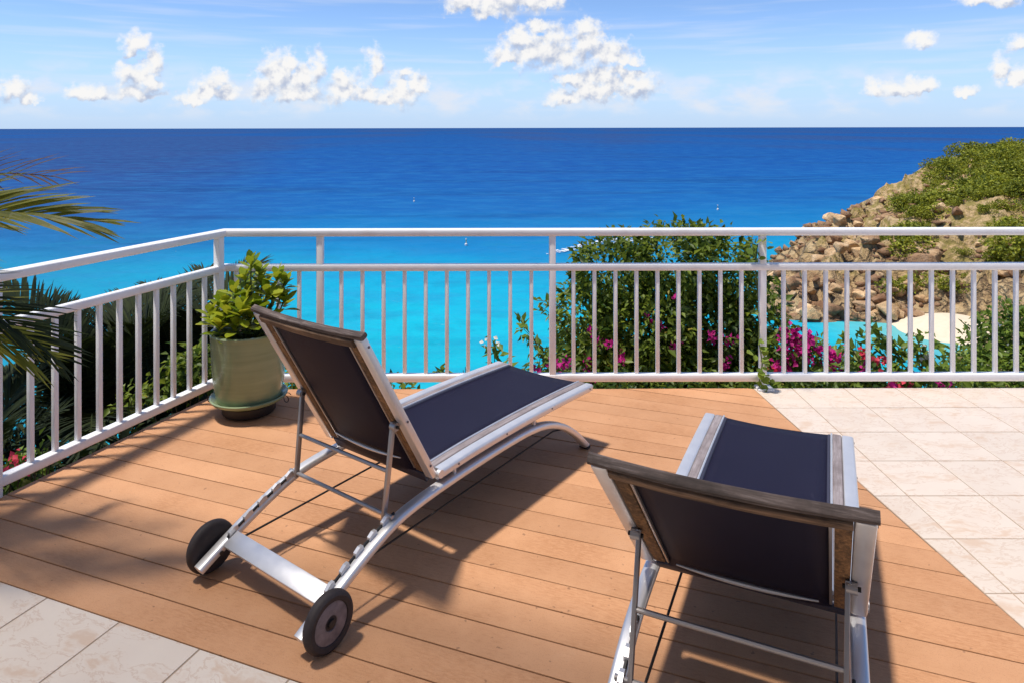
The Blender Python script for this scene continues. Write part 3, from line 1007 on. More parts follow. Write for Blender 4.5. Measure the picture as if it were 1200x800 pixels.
def build_terrace():
    # slab
    far = [(-1.86, FRONT_Y - 0.01), (6.5, FRONT_Y - 0.01), (6.5, -3.2), (-5.4, -3.2), (-1.86 - 0.3735 * (FRONT_Y + 3.2), -3.2)]
    slab = link('terrace_slab', None) if False else None
    bm = prism([far[0], far[1], far[2], far[4]], -0.6, -0.022, 0)
    me = bpy.data.meshes.new('terrace_slab'); bm.to_mesh(me); bm.free(); me.materials.append(MATS['concrete'])
    s = link('terrace_slab', me); tag(s, kind='structure')
    # boards
    deck = empty('wooden_deck'); tag(deck, 'terracotta brown boarded deck', kind='structure')
    bx = MB()
    k = 0
    while True:
        c0 = DECK_C0 + k * PITCH; c1 = c0 + PITCH - 0.0046
        if c0 > 4.75: break
        quad = [E1 * -4 + E2 * c0, E1 * 5 + E2 * c0, E1 * 5 + E2 * c1, E1 * -4 + E2 * c1]
        poly = [(p.x, p.y) for p in quad]
        poly = clip_poly(poly, LEFT_N, LEFT_C)
        poly = clip_poly(poly, (0, 1), FRONT_Y)
        if poly: poly = clip_poly(poly, RIGHT_N, RIGHT_C - 0.003)
        if poly:
            o = piece('board', poly, -0.021, random.uniform(-0.0012, 0.0012), 'deck_board', deck, 0.0022, -TH)
        k += 1
    # grout beds, slightly below the tile tops
    pav = empty('tiled_paving'); tag(pav, 'cream marbled ceramic tile paving', kind='structure')
    bed = clip_poly([(-5, -3.1), (6.4, -3.1), (6.4, FRONT_Y - .004), (-5, FRONT_Y - .004)], (-RIGHT_N[0], -RIGHT_N[1]), -RIGHT_C - 0.001)
    bm = prism(bed, -0.0215, -0.0025, 0); me = bpy.data.meshes.new('grout_bed'); bm.to_mesh(me); bm.free(); me.materials.append(MATS['grout'])
    link('grout_bed', me, pav)
    bed = [(p.x, p.y) for p in (E1 * -4.4 + E2 * (-2.0), E1 * 3.2 + E2 * (-2.0), E1 * 3.2 + E2 * (DECK_C0 - .004), E1 * -4.4 + E2 * (DECK_C0 - .004))]
    bed = clip_poly(bed, RIGHT_N, RIGHT_C - .001)
    bm = prism(bed, -0.0215, -0.0025, 0); me = bpy.data.meshes.new('grout_bed'); bm.to_mesh(me); bm.free(); me.materials.append(MATS['grout'])
    link('grout_bed', me, pav)
    # tiles on the sea side, square to the front rail
    for i in range(-2, 9):
        for j in range(0, 16):
            x0 = 1.772 + 0.3275 * (i - 1); y1 = 4.400 - 0.325 * j
            g = 0.0025
            poly = [(x0 + g, y1 - 0.325 + g), (x0 + 0.3275 - g, y1 - 0.325 + g), (x0 + 0.3275 - g, y1 - g), (x0 + g, y1 - g)]
            poly = clip_poly(poly, (-RIGHT_N[0], -RIGHT_N[1]), -RIGHT_C - 0.004)
            if poly: poly = clip_poly(poly, (0, 1), FRONT_Y)
            if poly: piece('tile', poly, -0.02, random.uniform(-.0006, .0006), 'tile', pav, 0.0018)
    # tiles on the house side, square to the boards
    for i in range(-6, 13):
        for j in range(0, 5):
            a0 = -2.39 + 0.345 * i; c1 = DECK_C0 - 0.004 - 0.335 * j
            g = 0.0028
            quad = [E1 * (a0 + g) + E2 * (c1 - .335 + g), E1 * (a0 + .345 - g) + E2 * (c1 - .335 + g), E1 * (a0 + .345 - g) + E2 * (c1 - g * .6), E1 * (a0 + g) + E2 * (c1 - g * .6)]
            poly = [(p.x, p.y) for p in quad]
            poly = clip_poly(poly, RIGHT_N, RIGHT_C - 0.004)
            if poly: piece('tile', poly, -0.02, random.uniform(-.0006, .0006), 'tile', pav, 0.0018, -TH)
build_terrace()

# house side: unseen cloth awning added above the camera to shade the deck, and the wall it hangs from
def build_house():
    a0, a1 = -4.6, 3.4
    c0, c1 = -1.75, 1.46
    n = 12
    vs = []; fs = []
    for i in range(n + 1):
        t = i / n
        c = c0 + (c1 - c0) * t
        z = 5.0 - 0.50 * t
        for a in (a0, a1):
            p = E1 * a + E2 * c; vs.append((p.x, p.y, z))
    for i in range(n): fs.append((2 * i, 2 * i + 1, 2 * i + 3, 2 * i + 2))
    aw = empty('added_awning'); tag(aw, kind='structure')
    MB().add(vs, fs).build('cloth', 'added_awning_cloth', aw)
    p, q = E1 * a0 + E2 * c1, E1 * a1 + E2 * c1
    MB().tube([(p.x, p.y, 4.495), (q.x, q.y, 4.495)], 0.03, 10).build('front_bar', 'white_paint', aw)
    w = MB().box(E1 * -0.6 + E2 * -1.9 + Vector((0, 0, 2.1)), (9.0, 0.25, 6.4), MT, 0.0)
    tag(w.build('house_wall', 'stucco', smooth=False), kind='structure')
build_house()

# ------------------------------------------------------------------ railing
def build_railing():
    r = empty('railing', CORNER)
    tag(r, 'white painted metal railing with slim balusters around the terrace', 'railing')
    C = CORNER
    xe = 4.6
    def bars(z0, z1, w, name, bev):
        prof = []
        hw, hh = w / 2, (z1 - z0) / 2
        for (sx, sy) in ((1, 1), (-1, 1), (-1, -1), (1, -1)):
            for k in range(3):
                a = (45 * k + (0 if (sx, sy) == (1, 1) else 90 if (sx, sy) == (-1, 1) else 180 if (sx, sy) == (-1, -1) else 270)) * math.pi / 180
                prof.append((sx * (hw - bev) + math.cos(a) * bev, sy * (hh - bev) + math.sin(a) * bev))
        zc = (z0 + z1) / 2
        n = len(prof)
        # one mitred run: near end of the side, corner, far end of the front
        near = Vector((0, 0, 0)) - E2 * 4.2
        far = Vector((xe - C.x, 0, 0))
        n_side = Vector((-E1.x, -E1.y, 0)); n_front = Vector((0, 1, 0))
        mit = (n_side + n_front).normalized(); ms = 1 / mit.dot(n_front)
        vs = []; fs = []
        for p, lat, sc in ((near, n_side, 1), (Vector((0, 0, 0)), mit, ms), (far, n_front, 1)):
            for a, b in prof: vs.append(p + lat * a * sc + Vector((0, 0, zc + b)))
        for i in range(2):
            for k in range(n): fs.append((i * n + k, i * n + (k + 1) % n, (i + 1) * n + (k + 1) % n, (i + 1) * n + k))
        fs.append(tuple(range(n))); fs.append(tuple(2 * n + k for k in range(n)))
        MB().add(vs, fs).build(name, 'white_paint', r, angle=50)
    bars(0.963, 1.009, 0.060, 'top_rail', 0.010)
    bars(0.742, 0.786, 0.048, 'middle_rail', 0.008)
    bars(0.042, 0.091, 0.048, 'bottom_rail', 0.008)
    bal = MB().box((0, 0, 0), (0.024, 0.024, 0.653), None, 0.004).mesh('baluster', 'white_paint')
    bal2 = MB().box((0, 0, 0), (0.024, 0.024, 0.653), MT, 0.004).mesh('baluster', 'white_paint')
    post = MB().box((0, 0, 0), (0.042, 0.042, 0.977), None, 0.005).mesh('post', 'white_paint')
    post_s = MB().box((0, 0, 0), (0.046, 0.046, 0.977), MT, 0.005).mesh('post', 'white_paint')
    def px2x(p): return (p - 600) / FPX * C.y - C.x
    posts = [375, 647, 893]
    for p in posts:
        o = link('post', post, r, (px2x(p), 0, 0.477))
        MB().box((0, 0, 0.006), (0.10, 0.09, 0.014), None, 0.004).build('foot_plate', 'white_paint', o, loc=(0, -0.03, -0.477))
    link('post', post_s, r, tuple(-E2 * 0.05 + Vector((0, 0, 0.477))))
    link('post', post_s, r, tuple(-E2 * 1.395 + Vector((0, 0, 0.477))))
    link('post', post_s, r, tuple(-E2 * 2.75 + Vector((0, 0, 0.477))))
    zc = (0.0905 + 0.7425) / 2
    for a, b, n in ((252, 375, 5), (375, 647, 11), (647, 893, 10)):
        for k in range(1, n): link('baluster', bal, r, (px2x(a + (b - a) * k / n), 0, zc))
    x = px2x(893)
    for k in range(1, 23): link('baluster', bal, r, (x + 0.1345 * k, 0, zc))
    for k in range(1, 11): link('baluster', bal2, r, tuple(-E2 * (0.05 + 0.1184 * k) + Vector((0, 0, zc))))
    for k in range(1, 12): link('baluster', bal2, r, tuple(-E2 * (1.352 + 0.1165 * k) + Vector((0, 0, zc))))
build_railing()

# ------------------------------------------------------------------ sun loungers
def rrect(w, h, r, n=3):
    out = []
    for (sx, sy, a0) in ((1, 1, 0), (-1, 1, 90), (-1, -1, 180), (1, -1, 270)):
        for k in range(n + 1):
            a = R(a0 + 90 * k / n)
            out.append((sx * (w / 2 - r) + math.cos(a) * r, sy * (h / 2 - r) + math.sin(a) * r))
    return out

def smooth_path(pts, n=6):
    pts = [Vector(p) for p in pts]
    P = [pts[0] * 2 - pts[1]] + pts + [pts[-1] * 2 - pts[-2]]
    out = []
    for i in range(1, len(P) - 2):
        for k in range(n):
            t = k / n
            a, b, c, d = P[i - 1], P[i], P[i + 1], P[i + 2]
            out.append(0.5 * ((2 * b) + (c - a) * t + (2 * a - 5 * b + 4 * c - d) * t * t + (3 * b - a - 3 * c + d) * t ** 3))
    out.append(pts[-1])
    return out

def build_lounger(loc, w, ang, pu, pz, label):
    """local x = across, y = along (0 at the wheels, foot end at 1.73)"""
    o = empty('sun_lounger', (loc[0], loc[1], 0), -R(w))
    tag(o, label, 'sun lounger', 'sun loungers on the deck')
    HW = 0.313
    a = R(ang)
    hu, hz, L = 0.5316, 0.3316, 0.727
    # arched side rails
    rail = [(-0.075, .058), (0.0, .098), (.16, .176), (.318, .236), (.45, .258), (.64, .2685), (.85, .273), (1.05, .272), (1.20, .264), (1.33, .240), (1.46, .188), (1.58, .108), (1.69, .010)]
    path = smooth_path([(0, u, z) for u, z in rail], 4)
    prof = rrect(.046, .030, .011)
    for s in (-1, 1):
        fr = MB().sweep([p + Vector((s * (HW - .023), 0, 0)) for p in path], prof).build('side_rail', 'aluminium', o)
        MB().box((s * (HW - .023), 1.686, .008), (.050, .034, .016), None, .004).build('foot_cap', 'rubber', fr)
        # notched rack on the rail's inner top edge
        mb = MB()
        us = np.linspace(0.035, 0.345, 6)
        for i in range(5):
            u0, u1 = us[i], us[i + 1]
            def zr(u, rail=rail): return float(np.interp(u, [q[0] for q in rail], [q[1] for q in rail])) + .0145
            xs = s * (HW - .036)
            pr = [(u0, zr(u0)), (u0, zr(u0) + .018), (u0 + .30 * (u1 - u0), zr(u0 + .30 * (u1 - u0)) + .024), (u0 + .52 * (u1 - u0), zr(u0 + .5 * (u1 - u0)) + .020), (u0 + .60 * (u1 - u0), zr(u0 + .6 * (u1 - u0)) + .003),
                  (u1 - .004, zr(u1) + .002), (u1 - .004, zr(u1) - .002), (u0, zr(u0) - .002)]
            nn = len(pr)
            vs = [(xs - .007, u, z) for u, z in pr] + [(xs + .007, u, z) for u, z in pr]
            fs = [tuple(range(nn)), tuple(range(nn, 2 * nn))[::-1]] + [(k, (k + 1) % nn, nn + (k + 1) % nn, nn + k) for k in range(nn)]
            mb.add(vs, fs)
        rk_ = mb.build('notched_rack', 'aluminium', o, smooth=False)
        MB().sweep([Vector((s * (HW - .0375), u, zr(u) + .004)) for u in np.linspace(.03, .345, 9)], rrect(.009, .014, .002, 1)).build('rack_dark_strip', 'black_iron', rk_)  # black strip under the teeth, so the gaps between them look black
        # wheels
        wr = .093
        wm = Matrix.Translation((s * (HW + .024), 0, wr)) @ Matrix.Rotation(R(90) * s, 4, 'Y')
        wh = MB().lathe([(.052, -.018), (.080, -.019), (.089, -.014), (.093, -.006), (.093, .006), (.089, .014), (.080, .019), (.066, .017), (.064, .012)], 36, wm).build('wheel', 'rubber', o)
        MB().lathe([(.0, -.017), (.064, -.017), (.066, .012), (.060, .0145), (.024, .0145), (.021, .010), (.0, .010)], 30, wm).build('hub', 'hub', wh)
        MB().lathe([(.0, .008), (.015, .009), (.013, .020), (.0, .022)], 10, wm).build('axle_nut', 'black_iron', wh, smooth=False)
        # tension rods
        MB().tube([(s * (HW - .075), .05, .128), (s * (HW - .075), 1.46, .150), (s * (HW - .050), 1.52, .150)], .0042, 6).build('tension_rod', 'black_iron', o)
        # seat side frame: aluminium rail, teak strip and lip
        seat_path = smooth_path([(0, .565, .322), (0, .80, .3285), (0, 1.15, .3255), (0, 1.45, .315), (0, 1.73, .300)], 4)
        srail = MB().sweep([p + Vector((s * (HW - .024), 0, 0)) for p in seat_path], rrect(.048, .034, .010)).build('seat_rail', 'aluminium', o)
        MB().sweep([p + Vector((s * (HW - .0655), 0, .009)) for p in seat_path], rrect(.034, .014, .003, 1)).build('teak_strip', 'teak_strip', srail)
        MB().sweep([p + Vector((s * (HW - .087), 0, .012)) for p in seat_path], rrect(.008, .016, .003, 1)).build('lip', 'aluminium', srail)
        MB().tube([(s * (HW - .010), .552, .330), (s * (HW + .006), .552, .330)], .016, 12).build('hinge', 'aluminium', o)
        for u in (.66, .98, 1.34, 1.70):
            z = float(np.interp(u, [.565, .8, 1.15, 1.45, 1.73], [.322, .3285, .3255, .315, .300]))
            MB().tube([(s * (HW - .002), u, z + .002), (s * (HW + .0025), u, z + .002)], .0045, 8).build('bolt', 'hub', srail)
        for u in (.66, 1.22):
            MB().tube([(s * (HW - .023), u, .280), (s * (HW - .023), u, .312)], .008, 8).build('spacer', 'aluminium', o)
    # axle plate
    MB().box((0, .037, .126), (2 * (HW - .047), .066, .014), Matrix.Rotation(R(26), 3, 'X'), .003).build('axle_plate', 'aluminium', o)
    for s in (-1, 1):
        MB().tube([(s * (HW - .05), 0, .093), (s * (HW + .03), 0, .093)], .008, 8).build('axle', 'black_iron', o)
    # seat sling
    nx, ny = 8, 16
    vs = []; fs = []
    for j in range(ny + 1):
        u = .560 + (1.731 - .560) * j / ny
        z = float(np.interp(u, [.56, .8, 1.15, 1.45, 1.73], [.332, .3385, .3355, .325, .310]))
        for i in range(nx + 1):
            x = -(HW - .086) + 2 * (HW - .086) * i / nx
            vs.append((x, u, z - .010 * (1 - (2 * i / nx - 1) ** 2)))
    for j in range(ny):
        for i in range(nx):
            k = j * (nx + 1) + i
            fs.append((k, k + 1, k + nx + 2, k + nx + 1))
    sl = MB().add(vs, fs).build('seat_sling', 'sling', o)
    mod = sl.modifiers.new('thick', 'SOLIDIFY'); mod.thickness = .004
    for s in (-1, 1):
        MB().tube([(s * (HW - .096), u, float(np.interp(u, [.56, .8, 1.15, 1.45, 1.73], [.332, .3385, .3355, .325, .310])) - .001) for u in np.linspace(.565, 1.72, 12)], .007, 8).build('hem', 'sling_edge', sl)
    MB().box((0, 1.716, .291), (2 * (HW - .048), .022, .018), None, .004).build('end_bar', 'aluminium', o)
    MB().tube([(-(HW - .03), .575, .300), ((HW - .03), .575, .300)], .010, 10).build('cross_tube', 'aluminium', o)
    # backrest in its own tilted frame: t along, n towards the wheels/underside
    T_ = Vector((0, -math.cos(a), math.sin(a))); N_ = Vector((0, -math.sin(a), -math.cos(a))); H_ = Vector((0, hu, hz))
    def bp(x, t, n=0.0): return H_ + Vector((x, 0, 0)) + T_ * t + N_ * n
    MTb = Matrix(((1, 0, 0), (0, T_.y, N_.y), (0, T_.z, N_.z)))
    for s in (-1, 1):
        br = MB().box(bp(s * (HW - .022), (L - .02) / 2, .006), (.044, L - .02, .030), MTb, .008).build('back_rail', 'aluminium', o)
        MB().box(bp(s * (HW - .0640), L / 2 - .005, .010), (.036, L - .05, .016), MTb, .003).build('teak_strip', 'teak_brown', br)
        MB().box(bp(s * (HW - .0900), L / 2 - .005, .008), (.008, L - .06, .018), MTb, .002).build('lip', 'steel', br)
        for t in (.06, .30, L - .06):
            c = bp(s * HW, t, .004)
            MB().tube([c - Vector((s * .002, 0, 0)), c + Vector((s * .0025, 0, 0))], .0045, 8).build('bolt', 'hub', br)
    # teak head bar, gently bowed
    pts = []
    for k in range(13):
        x = -(HW + .004) + 2 * (HW + .004) * k / 12
        pts.append(bp(x, L - .012 - .004 * (1 - (x / HW) ** 2), .004 + .010 * (1 - (x / HW) ** 2)))
    prf = rrect(.019, .027, .005, 2)
    vs = []; fs = []; n = len(prf)
    for p in pts:
        for (p1, p2) in prf: vs.append(p + T_ * p1 + N_ * p2)
    for i in range(12):
        for k in range(n): fs.append((i * n + k, i * n + (k + 1) % n, (i + 1) * n + (k + 1) % n, (i + 1) * n + k))
    fs.append(tuple(range(n))); fs.append(tuple(12 * n + k for k in range(n)))
    MB().add(vs, fs).build('head_bar', 'teak_grey', o)
    pb = [bp(x, L - .040, .017 + .012 * (1 - (x / HW) ** 2)) for x in np.linspace(-(HW - .046), HW - .046, 9)]
    prb = rrect(.030, .014, .003, 1); vs = []; fs = []; n = len(prb)
    for p in pb:
        for (p1, p2) in prb: vs.append(p + T_ * p1 + N_ * p2)
    for i in range(8):
        for k in range(n): fs.append((i * n + k, i * n + (k + 1) % n, (i + 1) * n + (k + 1) % n, (i + 1) * n + k))
    fs.append(tuple(range(n))); fs.append(tuple(8 * n + k for k in range(n)))
    MB().add(vs, fs).build('head_batten', 'teak_batten', o)
    # back sling, hollowed, with its lower flap
    vs = []; fs = []; ny = 16
    for j in range(ny + 1):
        t = -.035 + (L - .03 + .035) * j / ny
        for i in range(nx + 1):
            x = -(HW - .088) + 2 * (HW - .088) * i / nx
            q = 1 - (2 * i / nx - 1) ** 2
            vs.append(bp(x, t, .004 + .020 * q * min(1, j / 3) + (0.01 if t < .03 else 0)))
    for j in range(ny):
        for i in range(nx):
            k = j * (nx + 1) + i
            fs.append((k, k + 1, k + nx + 2, k + nx + 1))
    sl = MB().add(vs, fs).build('back_sling', 'sling', o)
    mod = sl.modifiers.new('thick', 'SOLIDIFY'); mod.thickness = .004
    # lower cross bar seen against the sling
    MB().tube([bp(x, .092 - .012 * (1 - (x / (HW - .1)) ** 2), .030 + .006 * (1 - (x / (HW - .1)) ** 2)) for x in np.linspace(-(HW - .125), HW - .120, 11)], [.0025 + .0045 * math.sin(math.pi * k / 10) for k in range(11)], 8).build('lower_bar', 'aluminium', o)
    MB().box(bp(0, -.012, .012), (2 * (HW - .05), .05, .016), MTb, .005).build('base_bar', 'sling_edge', o)
    # prop: two flat bars and two rods
    pd = .296
    top_l, top_r = bp(-(HW - .052), pd, .034), bp(HW - .052, pd, .034)
    pr = empty_child = MB()
    for s, tp in ((-1, top_l), (1, top_r)):
        bt = Vector((s * (HW - .060), pu, pz))
        d = (bt - tp); ln = d.length + .03; d.normalize()
        sd = Vector((1, 0, 0)); fr = d.cross(sd).normalized(); sd = fr.cross(d)
        Mx = Matrix((sd, d, fr)).transposed()
        arm = MB().box(tp + d * (ln / 2 - .015), (.012, ln, .020), Mx, .002).build('prop_arm', 'steel', o)
        MB().tube([tp + Vector((s * -.004, 0, 0)), tp + Vector((s * .022, 0, 0))], .015, 14).build('pivot', 'steel', arm)
        MB().tube([tp + Vector((s * -.012, 0, 0)), tp + Vector((s * .030, 0, 0))], .006, 8).build('bolt', 'black_iron', arm)
    bl, brr = Vector((-(HW - .018), pu, pz)), Vector((HW - .018, pu, pz))
    MB().tube([bl, brr], .0075, 10).build('lower_rod', 'steel', o)
    f = .52
    m1 = top_l.lerp(Vector((-(HW - .060), pu, pz)), f); m2 = top_r.lerp(Vector((HW - .060, pu, pz)), f)
    MB().tube([m1, m2], .0075, 10).build('upper_rod', 'steel', o)
    return o
build_lounger((-0.855, 2.383), 36.15, 59.7, .3186, .262, 'sun lounger with raised backrest and both wheels showing, beside the potted plant')
build_lounger((0.462, 1.539), 24.73, 45.7, .1774, .205, 'sun lounger with low backrest nearest the tiled paving, its wheels out of view')

# ------------------------------------------------------------------ potted plant
def build_pot():
    o = empty('potted_plant', (-1.535, 4.03, 0)); o.scale = (.965, .965, .965)
    tag(o, 'bushy green plant in a glazed olive pot in the railing corner', 'potted plant')
    d = MB().lathe([(.0, .012), (.150, .012), (.155, .02), (.155, .062), (.150, .068), (.0, .068)], 28).build('dolly', 'black_iron', o)
    for k in range(4):
        a = k * math.pi / 2 + .6
        MB().tube([(.12 * math.cos(a) - .01, .12 * math.sin(a), .014), (.12 * math.cos(a) + .01, .12 * math.sin(a), .014)], .013, 10).build('caster', 'rubber', d)
    MB().lathe([(.0, .070), (.165, .070), (.212, .092), (.222, .104), (.224, .112), (.216, .116), (.206, .108), (.165, .086), (.0, .084)], 44).build('saucer', 'glaze', o)
    MB().lathe([(.0, .088), (.168, .088), (.184, .10), (.203, .20), (.212, .32), (.216, .43), (.220, .475), (.223, .492), (.219, .500), (.207, .500), (.202, .49), (.199, .44), (.0, .44)], 48).build('pot', 'glaze', o)
    MB().lathe([(.0, .447), (.12, .452), (.198, .444)], 24).build('soil', 'soil', o)
    # wire hooks on the saucer
    for s in (-1, 1):
        b = Vector((s * .222, -.02, .106))
        pts = [b + Vector((s * (.004 + .018 * math.sin(t)), -.012 + .0045 * k, -.020 + .024 * math.cos(t))) for k, t in enumerate(np.linspace(0, 2 * math.pi * 1.2, 14))]
        MB().tube(pts, .0026, 6).build('wire_hook', 'black_iron', o)
    # leaf variants: obovate blades bent along the midrib
    variants = []
    for s in range(5):
        g = random.Random(s)
        L = 1.0; vs = []; fs = []
        rows = 6
        bend = g.uniform(.1, .55)
        for i in range(rows + 1):
            t = i / rows
            wd = .30 * (math.sin(math.pi * min(1, t ** 1.35 * .96 + .03)) ** .8) + .012
            y = t; z = -bend * t * t * .5
            vs += [(-wd, y, z + .10 * wd), (0, y, z - .10 * wd + 0.0), (wd, y, z + .10 * wd)]
        for i in range(rows):
            k = 3 * i
            fs += [(k, k + 1, k + 4, k + 3), (k + 1, k + 2, k + 5, k + 4)]
        for tv in range(3):
            me = MB().add(vs, fs).mesh('leaf', 'leaf_pot', True, 80)
            at = me.attributes.new('tint', 'FLOAT', 'FACE')
            base = [.05, .5, .95][tv]
            at.data.foreach_set('value', np.full(len(me.polygons), base, np.float32))
            variants.append(me)
    g = random.Random(4)
    tips = [(.02, -.02, .90), (.05, .03, .84), (-.03, .02, .80), (.17, .0, .82), (.20, .05, .78), (.13, -.06, .74), (-.12, -.05, .68), (-.16, .02, .64), (-.08, -.12, .63), (.02, -.10, .70), (.06, -.14, .62),
            (.12, .08, .68), (-.04, .12, .72), (-.19, -.06, .59), (.10, -.02, .60), (-.02, -.15, .57), (.0, .0, .72), (.16, -.12, .58), (-.10, .10, .58), (-.06, -.06, .74), (.10, -.10, .66), (-.20, .06, .66), (.22, -.02, .68), (.02, -.17, .66), (-.12, -.14, .56), (.08, .0, .78), (-.22, -.02, .60)]
    for tx, ty, tz in tips:
        base = Vector((tx * .3, ty * .3, .445)); tip = Vector((tx, ty, tz))
        mid = base.lerp(tip, .55) + Vector((tx * .10, ty * .10, -.01))
        MB().tube([base, mid, tip], [.009, .007, .004], 6).build('stem', 'green_stem', o)
        nl = g.randint(9, 12)
        for k in range(nl):
            az = k * 2.4 + g.uniform(-.3, .3)
            q = k / nl
            el = R(75 - 85 * q + g.uniform(-12, 12))
            ln = g.uniform(.080, .118) * (.78 + .35 * q)
            lf = link('leaf', g.choice(variants), o)
            pos = tip - Vector((0, 0, .07 * q))
            dirv = Vector((math.cos(az) * math.cos(el), math.sin(az) * math.cos(el), math.sin(el)))
            upv = Vector((0, 0, 1)) if abs(dirv.z) < .95 else Vector((math.cos(az), math.sin(az), 0)) * -1
            xv = dirv.cross(upv).normalized(); zv = xv.cross(dirv)
            M = Matrix((xv, dirv, zv)).transposed().to_4x4()
            lf.matrix_local = Matrix.Translation(pos) @ M @ Matrix.Diagonal((ln * g.uniform(.85, 1.1), ln, ln, 1))
build_pot()

# ------------------------------------------------------------------ palms
def frond_mesh(seed, length, elev, droop, leaflet, n=44, m='leaf_palm', width=.026, ragged=0.0, spread=60, twist=0.0, power=1.4):
    """a feather frond leaving the origin along +x"""
    g = random.Random(seed)
    steps = 26
    pts = []; p = Vector((0, 0, 0)); e = R(elev)
    for i in range(steps + 1):
        pts.append(p.copy())
        ang = e - R(droop) * (i / steps) ** power
        p = p + Vector((math.cos(ang), math.sin(twist) * .15, math.sin(ang))) * (length / steps)
    V = []; F = []; tint = []
    def quad(a, b, c, d, t):
        o = len(V); V.extend([a, b, c, d]); F.append((o, o + 1, o + 2, o + 3)); tint.append(t)
    # rachis as a thin three-sided rod
    for i in range(steps):
        r0 = .014 * (1 - i / steps * .85); r1 = .014 * (1 - (i + 1) / steps * .85)
        a, b = pts[i], pts[i + 1]
        for k in range(3):
            a0 = 2.094 * k; a1 = 2.094 * (k + 1)
            f = lambda q, r, an: q + Vector((0, math.cos(an), math.sin(an))) * r
            quad(f(a, r0, a0), f(b, r1, a0), f(b, r1, a1), f(a, r0, a1), .9)
    for s in (-1, 1):
        for k in range(n):
            t = .16 + .84 * (k + g.uniform(0, .6)) / n
            if g.random() < ragged: continue
            x = min(t, .999) * steps; i = int(x); fr = x - i
            q = pts[i].lerp(pts[min(i + 1, steps)], fr)
            tg = (pts[min(i + 1, steps)] - pts[i]).normalized()
            up = Vector((-tg.z, 0, tg.x))
            ln = leaflet * (.35 + .65 * math.sin(math.pi * min(1, .12 + .86 * t)) ** .7) * g.uniform(.82, 1.1)
            sp = R(spread - 34 * t + g.uniform(-7, 7))
            d = (tg * math.cos(sp) + Vector((0, s, 0)) * math.sin(sp) + up * .30).normalized()
            w = width * g.uniform(.8, 1.15)
            sidev = d.cross(up).normalized()
            tt = min(1, max(0, g.gauss(.45, .25)))
            prev = q; pw = w * .5
            seg = 4
            dr = g.uniform(.25, .6)
            for j in range(seg):
                dd = (d + Vector((0, 0, -1)) * dr * (j + 1) / seg).normalized()
                nx_ = prev + dd * ln / seg
                nw = w * [.95, 1.0, .7, .06][j]
                quad(prev - sidev * pw * .5, prev + sidev * pw * .5, nx_ + sidev * nw * .5, nx_ - sidev * nw * .5, tt)
                prev = nx_; pw = nw
    return np_mesh('frond', np.array([tuple(v) for v in V]), np.array(F), m, np.array(tint), smooth=False)

def palm(loc, ztop, fronds, label, trunk_r=.09, lean=(0, 0), meshes=None, dry=None):
    zb = min(zland(loc[0], loc[1]), -1.4) - .2
    o = empty('palm_tree', (loc[0], loc[1], zb))
    tag(o, label, 'palm tree', 'palms beside the terrace')
    h = ztop - zb
    pts = [Vector((lean[0] * (1 - t) , lean[1] * (1 - t), h * t)) for t in np.linspace(0, 1, 16)]
    MB().tube(pts, [trunk_r * (1.15 - .3 * t) * (1 + .06 * (k % 2)) for k, t in enumerate(np.linspace(0, 1, 16))], 12).build('trunk', 'palm_bark', o)
    for fr in fronds:
        az, me, sc = fr[:3]
        f = link('frond', me, o, (0, 0, h - .05))
        f.rotation_euler = (R(fr[3]) if len(fr) > 3 else 0, 0, R(az)); f.scale = (sc, sc, sc)
    return o

fr_up = [frond_mesh(s, 1.55, 76, 50, .46, 90, 'leaf_palm', .020) for s in (1, 2, 3)]
fr_mid = [frond_mesh(s, 1.65, 52, 80, .48, 90, 'leaf_palm', .020) for s in (4, 5, 6)]
fr_low = [frond_mesh(s, 1.5, 18, 75, .46, 90, 'leaf_palm', .020) for s in (7, 8)]
def ring(n, ms, a0, sc=1.0):
    return [(a0 + 360 * k / n + random.uniform(-12, 12), ms[k % len(ms)], sc * random.uniform(.88, 1.08)) for k in range(n)]
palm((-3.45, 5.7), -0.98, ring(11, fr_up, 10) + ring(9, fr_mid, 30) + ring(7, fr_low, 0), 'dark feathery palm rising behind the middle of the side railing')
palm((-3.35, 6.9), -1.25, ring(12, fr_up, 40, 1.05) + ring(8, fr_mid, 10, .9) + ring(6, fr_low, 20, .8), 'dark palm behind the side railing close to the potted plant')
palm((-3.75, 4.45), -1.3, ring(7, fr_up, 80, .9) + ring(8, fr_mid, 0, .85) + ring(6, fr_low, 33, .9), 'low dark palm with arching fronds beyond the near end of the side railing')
# near palm, its crown outside the picture, fronds reaching in over the rail
f1 = frond_mesh(21, 2.20, 36, 60,   .46, 96, 'leaf_frond', .0140, .05, 46, power=2.6)
f2 = frond_mesh(22, 1.95, 34, 118, .42, 58, 'leaf_palm', .013, .12, 52, power=1.9)
f3 = frond_mesh(23, 2.0, 42, 56, .30, 40, 'leaf_dry', .008, .1, 62, power=2.2)
f4 = frond_mesh(24, 1.75, 24, 90, .42, 60, 'leaf_frond', .013, .08, 50, power=2.2)
f5 = frond_mesh(25, 2.2, 55, 75, .46, 48, 'leaf_frond', .024, .05, 52)
f6 = frond_mesh(26, 1.9, 42, 60, .40, 78, 'leaf_frond', .013, .08, 50, power=2.4)
palm((-3.62, 3.05), .78, [(1, f1, 1.0, 40), (-3, f2, 1.0, 35), (6, f3, 1.0, 30), (-6, f4, 1.0, 35), (9, f6, .88, 40), (-50, f5, 1.0), (-85, f4, 1.0), (-130, f5, 1), (180, f4, 1), (130, f5, 1), (80, f4, .9), (45, f5, .6)],
     'olive green palm reaching long fronds in over the rail at the picture edge', .11)

